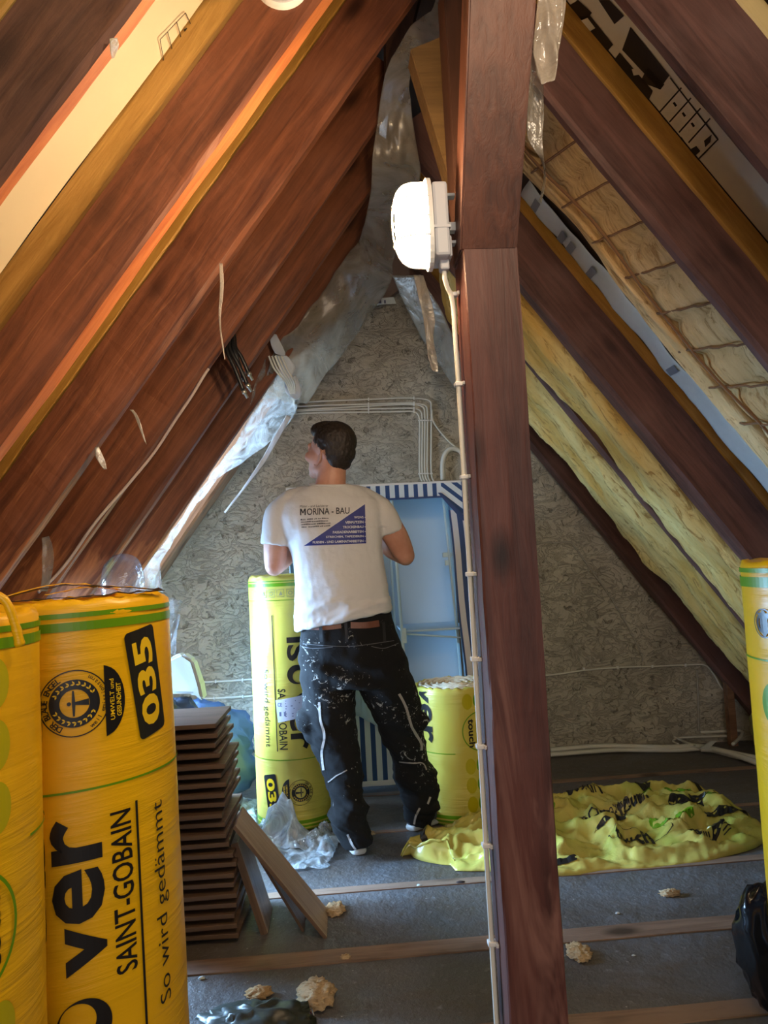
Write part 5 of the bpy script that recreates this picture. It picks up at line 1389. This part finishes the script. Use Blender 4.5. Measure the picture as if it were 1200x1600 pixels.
sheet('plastic_bag', [((258, 932, 2.6), (287, 936, 2.6)), ((262, 960, 2.6), (282, 965, 2.6)), ((262, 985, 2.62), (277, 988, 2.62)), ((264, 1010, 2.62), (275, 1015, 2.62)), ((266, 1020, 2.62), (272, 1024, 2.62))], M_CLEAR, 'bluish clear bag hanging beside the top of the large yellow roll', 'plastic bag', amp=.02, sc=10)
bb = at(192, 902, 3.2); blob('plastic_bag', (bb.x, 3.2, bb.z-.03), (.085, .09, .13), plastic_mat('dark_clear_bubble', sc=3, lo=.25, hi=.4, col=(.25, .22, .22), rough=.1), 'inflated see-through bag between the left rafters behind the large roll', 'plastic bag', 9, .06, 2)
bb = at(72, 880, 2.2); sheet('plastic_bag', [((66, 840, 2.3), (76, 838, 2.3)), ((66, 870, 2.3), (84, 868, 2.3)), ((64, 900, 2.3), (80, 900, 2.3)), ((60, 925, 2.3), (74, 925, 2.3))], M_SHEET, 'small scrap of film hanging from a left rafter above the near rolls', 'plastic scrap', amp=.02, sc=10)
for i, (rows, L_) in enumerate((([((343, 412, 2.2), (348, 412, 2.2)), ((344, 450, 2.2), (350, 450, 2.2)), ((342, 500, 2.2), (345, 500, 2.2)), ((347, 540, 2.2), (349, 540, 2.2)), ((351, 562, 2.2), (352, 562, 2.2))], 'thin film string hanging from the third left rafter'),
                                ([((149, 700, 2.3), (154, 698, 2.3)), ((150, 715, 2.3), (164, 720, 2.3)), ((162, 733, 2.3), (167, 733, 2.3))], 'small torn film scrap on the underside of the third left rafter'),
                                ([((202, 640, 2.5), (208, 640, 2.5)), ((210, 650, 2.5), (218, 655, 2.5)), ((226, 690, 2.5), (229, 695, 2.5))], 'wisp of film beside the fourth left rafter'),
                                ([((172, 62, 1.24), (184, 60, 1.24)), ((172, 78, 1.24), (186, 72, 1.24)), ((174, 90, 1.24), (178, 88, 1.24))], 'white film scrap stapled to the nearest left rafter'))):
    sheet('film_scrap', rows, M_TORN, L_, 'plastic scrap', amp=.006, sc=12, m_=6)

# ============================================================ CABLES ON THE LEFT RAFTERS
pts = [onL(x, y, -.006) for x, y in ((60, 925), (82, 905), (110, 872), (150, 815), (200, 757), (240, 708), (275, 655), (300, 618), (318, 588), (326, 576))]
cl = cable('rafter_cable', pts, .0055, plain('pinkish_cable', (.55, .42, .36), .5)); tag(cl, 'pale cable sagging along the underside of the left rafters', 'cable')
for i, (x, y, x2, y2) in enumerate(((352, 530, 380, 610), (357, 528, 386, 600), (363, 527, 380, 590), (366, 525, 388, 582))):
    Yc = 3.05+.02*i
    cl = cable('cable_end', [at(x-6, y-22, Yc+.1), at(x, y, Yc), at(x+2, y+18, Yc-.03), at((x+x2)/2, (y+y2)/2+4, Yc-.03), at(x2, y2, Yc-.02)], .0085, M_BLK)
    tag(cl, 'black cable end with metal plug hanging from the left rafters, %s of four' % ('longest', 'second', 'third', 'shortest')[i], 'cable', 'black cable ends')
    a, b = at(x2, y2, Yc-.02), at(x2+7, y2+12, Yc-.01); bm = bmesh.new(); sweep(bm, [a, a.lerp(b, .4), a.lerp(b, .41), b], [.010, .010, .006, .006], 10); build('plug', bm, M_STEEL, cl, smooth=True)
# round white cover on a left rafter at the top edge
rc = at(440, -32, 1.775)
bm = bmesh.new(); lathe(bm, [(.001, -.014), (.05, -.013), (.066, -.006), (.068, .004), (.068, .02)], 40)
sd = empty('round_cover', (rc.x, 1.785, rc.z), 'round white cover cut off by the top edge on the second left rafter', 'ceiling fitting', rot=(R(-90), 0, 0))
build('dome', bm, M_WHITE, sd, world=False, smooth=True)
bm = bmesh.new(); lathe(bm, [(.055, -.0145), (.060, -.0145), (.060, -.008), (.055, -.008)], 40, cap=False); build('groove_ring', bm, M_GREY, sd, world=False)
# ============================================================ CRUMPLED YELLOW WRAP ON THE FLOOR
hx0, hx1 = .20, 1.80
def heap_pt(u, v_, off=0.0):
    """u along the wrap 0..1 (left to right), v across -1..1 (front to back)"""
    x = hx0+(hx1-hx0)*u
    yc = 3.27+.03*math.sin(u*5)+.17*u*u; 
    hw = (.36*(1-abs(2*u-1.05)**4.0)**.5 if abs(2*u-1.05) < 1 else .0)+.02; hw *= (.62+.38*min(1, u*2.4))
    if u < .12: hw *= .75
    if v_ > 0: hw *= .62+.38*min(1, max(0, (u-.3)/.25))
    y = yc+hw*v_
    e_ = max(0, 1-abs(v_)**3.0)*min(1, u*14, (1-u)*10)
    h = .100+.05*math.sin(u*PI)*v_+.03*u
    q_ = Vector((x, y, 0))
    z = e_**.5*(h*(.55+.35*(v_+1)/2)+.058*(ridged((q_.x*1.2, q_.y*2.6, 2), 3.0, 4)-1)+.02*fbm(q_, 9, 3))
    if v_ < -.6: z = max(z, .012*e_)
    return Vector((x+.035*N3((u*9, v_*2, 1)), y+.03*N3((u*7, v_*3, 9)), max(.003, z+off)))
nu, nv = 170, 70; vs = []; fs = []
for i in range(nu+1):
    for j in range(nv+1): vs.append(heap_pt(i/nu, -1+2*j/nv))
for i in range(nu):
    for j in range(nv): a = i*(nv+1)+j; fs.append((a, a+nv+1, a+nv+2, a+1))
heap = from_data('empty_wrap', vs, fs, M_HEAP, smooth=True)
tag(heap, 'crumpled yellow green film wrap lying on the floor behind the timber post', 'plastic wrap')
so = heap.modifiers.new('t', 'SOLIDIFY'); so.thickness = .002; so.offset = -1
def hb(x0, v0, x1, v1): return x0, v0, x1, v1
Pk = Print()
Pk.text('GOBAIN', .50, .48, .62, .80, 0, .02); Pk.text('touch', .62, .10, .73, .30, 0, .04); Pk.text('touch', .56, -.60, .66, -.42, 0, .03); Pk.text('GOBAIN', .50, -.12, .64, .02, 0, .01)
Pk.ring(.62, -.50, .085, .088, off=(0, 0)); Pk.text('gedämmt', .53, .14, .62, .24, 2, -.002); Pk.text('v', .70, .52, .80, .86, 0, .06); Pk.text('er', .77, -.14, .90, .14, 0, .06)
Pk.rect(.84, -.36, .98, -.26); Pk.poly([(.51, -.26), (.56, -.20), (.59, -.24), (.56, -.27)]); Pk.rect(.585, -.27, .61, -.14)
e0 = Print(); e0.ring(0, 0, .72, 1.0, ry=None) if False else None
Pk.poly([(.73, -.62), (.77, -.50), (.81, -.48), (.86, -.60), (.81, -.72), (.77, -.73)])
for k in range(4): Pk.rect(.845+k*.0, -.60-.04*k, .875, -.585-.04*k)
Pk.poly([(.93, .30), (.955, .55), (.90, .78), (.85, .84), (.86, .78), (.90, .70), (.93, .50)]); Pk.rect(.06, -.2, .075, .5); Pk.rect(.32, -.86, .42, -.80)
pass
Pk.build('black_print', lambda u, v_: heap_pt(u, v_, .004), M_BLACK, heap, .008, .05)
Pg = Print()
for (x, y, r1, r2) in ((.70, -.36, .035, .06), (.78, -.28, .030, .07), (.74, .40, .03, .08), (.83, .30, .035, .08), (.42, .3, .03, .08), (.25, -.05, .025, .1), (.33, .02, .025, .1), (.90, .05, .02, .08)): Pg.disc(x, y, r1, 24, r2)
Pg.build('green_print', lambda u, v_: heap_pt(u, v_, .0035), M_GREEN, heap, .008, .05)
Pe = Print(); Pe.disc(.795, -.60, .022, 20, .07); Pe.build('yellow_print', lambda u, v_: heap_pt(u, v_, .0055), M_HEAP, heap, .008, .05)

# ============================================================ SMALL THINGS ON THE FLOOR
def scrap(px, py, w_, h_, label, mat=M_SCRAP, seedv=0, d_=None, zz=None, amp=.35):
    p = onfloor(px, py); d_ = d_ or w_*.7
    blob('wool_scrap' if mat is M_SCRAP else 'scrap', (p.x, p.y, (zz or h_)*.6), (w_, d_, h_), mat, label, 'scrap', seedv, amp, 3.2, n=44, fold=.05, p=2.0)
scrap(494, 1562, .055, .028, 'largest tuft of yellow wool on the floor in the foreground', seedv=1, d_=.07)
scrap(405, 1556, .040, .014, 'oval wool tuft left of the largest tuft in the foreground', seedv=2, d_=.03)
scrap(388, 1574, .028, .010, 'small brown wool tuft behind the dark bag at the bottom edge', seedv=3, d_=.02)
scrap(905, 1492, .038, .014, 'wool scrap on the floor at the right edge of the post', seedv=4, d_=.05)
scrap(1047, 1399, .038, .013, 'small wool scrap on the floor in front of the crumpled wrap', seedv=5, d_=.02)
scrap(524, 1424, .035, .014, 'pale wool scrap at the foot of the longest leaning board', seedv=6, d_=.05)
scrap(540, 1498, .016, .008, 'tiny pale crumb between the foreground tuft and the leaning boards', seedv=7, d_=.012)
scrap(1033, 1296, .018, .010, 'tiny pale crumb right of the crumpled wrap', seedv=8, d_=.012) if False else None
scrap(508, 1300, .030, .030, 'pale paper crumple at the foot of the far roll', M_GREYC, 9, d_=.02)
scrap(575, 1303, .035, .006, 'flat yellowish scrap beside the man\'s left shoe', M_SCRAP, 10, d_=.03)
scrap(720, 1380, .018, .005, 'small dark flake in front of the crumpled wrap near the post', M_DARK, 11, d_=.01)
for i, (x, y, s) in enumerate(((315, 1530, .010), (1135, 1293, .012), (655, 1385, .010), (965, 1428, .008), (990, 1494, .006))):
    scrap(x, y, s, s*.5, 'tiny pale crumb on the floor, %s' % ('left foreground beside the large roll', 'right of the crumpled wrap', 'in front of the left end of the crumpled wrap', 'in front of the right wool scrap', 'lower right of the post')[i], M_GREYC, 20+i)
# black shiny bag at the right edge
p0 = onfloor(1200, 1588)
blob('black_bag', (1.125, 2.03, .165), (.10, .10, .168), plain('black_glossy_film', (.008, .009, .011), .16, .6, 6), 'black glossy bag on the floor, cut off by the right edge', 'bag', 4, .10, 1.6, p=2.2, fold=.08)
# dark bag with a red buckle strap at the bottom edge
bgp = onfloor(400, 1618)
blob('tool_bag', (bgp.x, bgp.y-.02, .03), (.17, .10, .055), plain('dark_green_bag_cloth', (.035, .037, .030), .35, .8, 9, .5), 'dark bag cut off by the bottom edge of the photo', 'bag', 5, .15, 3, fold=.15)
sp = onfloor(467, 1594)
st_ = empty('buckle_strap', (sp.x, sp.y, 0), 'dark red strap end with metal buckle at the bottom edge', 'strap', rot=(0, 0, R(12)))
build('strap', B((0, -.02, .006), (.075, .07, .008), bev=.003), plain('dark_red_webbing', (.085, .018, .018), .7, .3, 60), st_, world=False)
bm = bmesh.new(); sweep(bm, [(-.040, -.015, .014), (-.040, .018, .014), (.040, .018, .014), (.040, -.015, .014)], .0025, 8); build('buckle', bm, M_STEEL, st_, world=False, smooth=True)
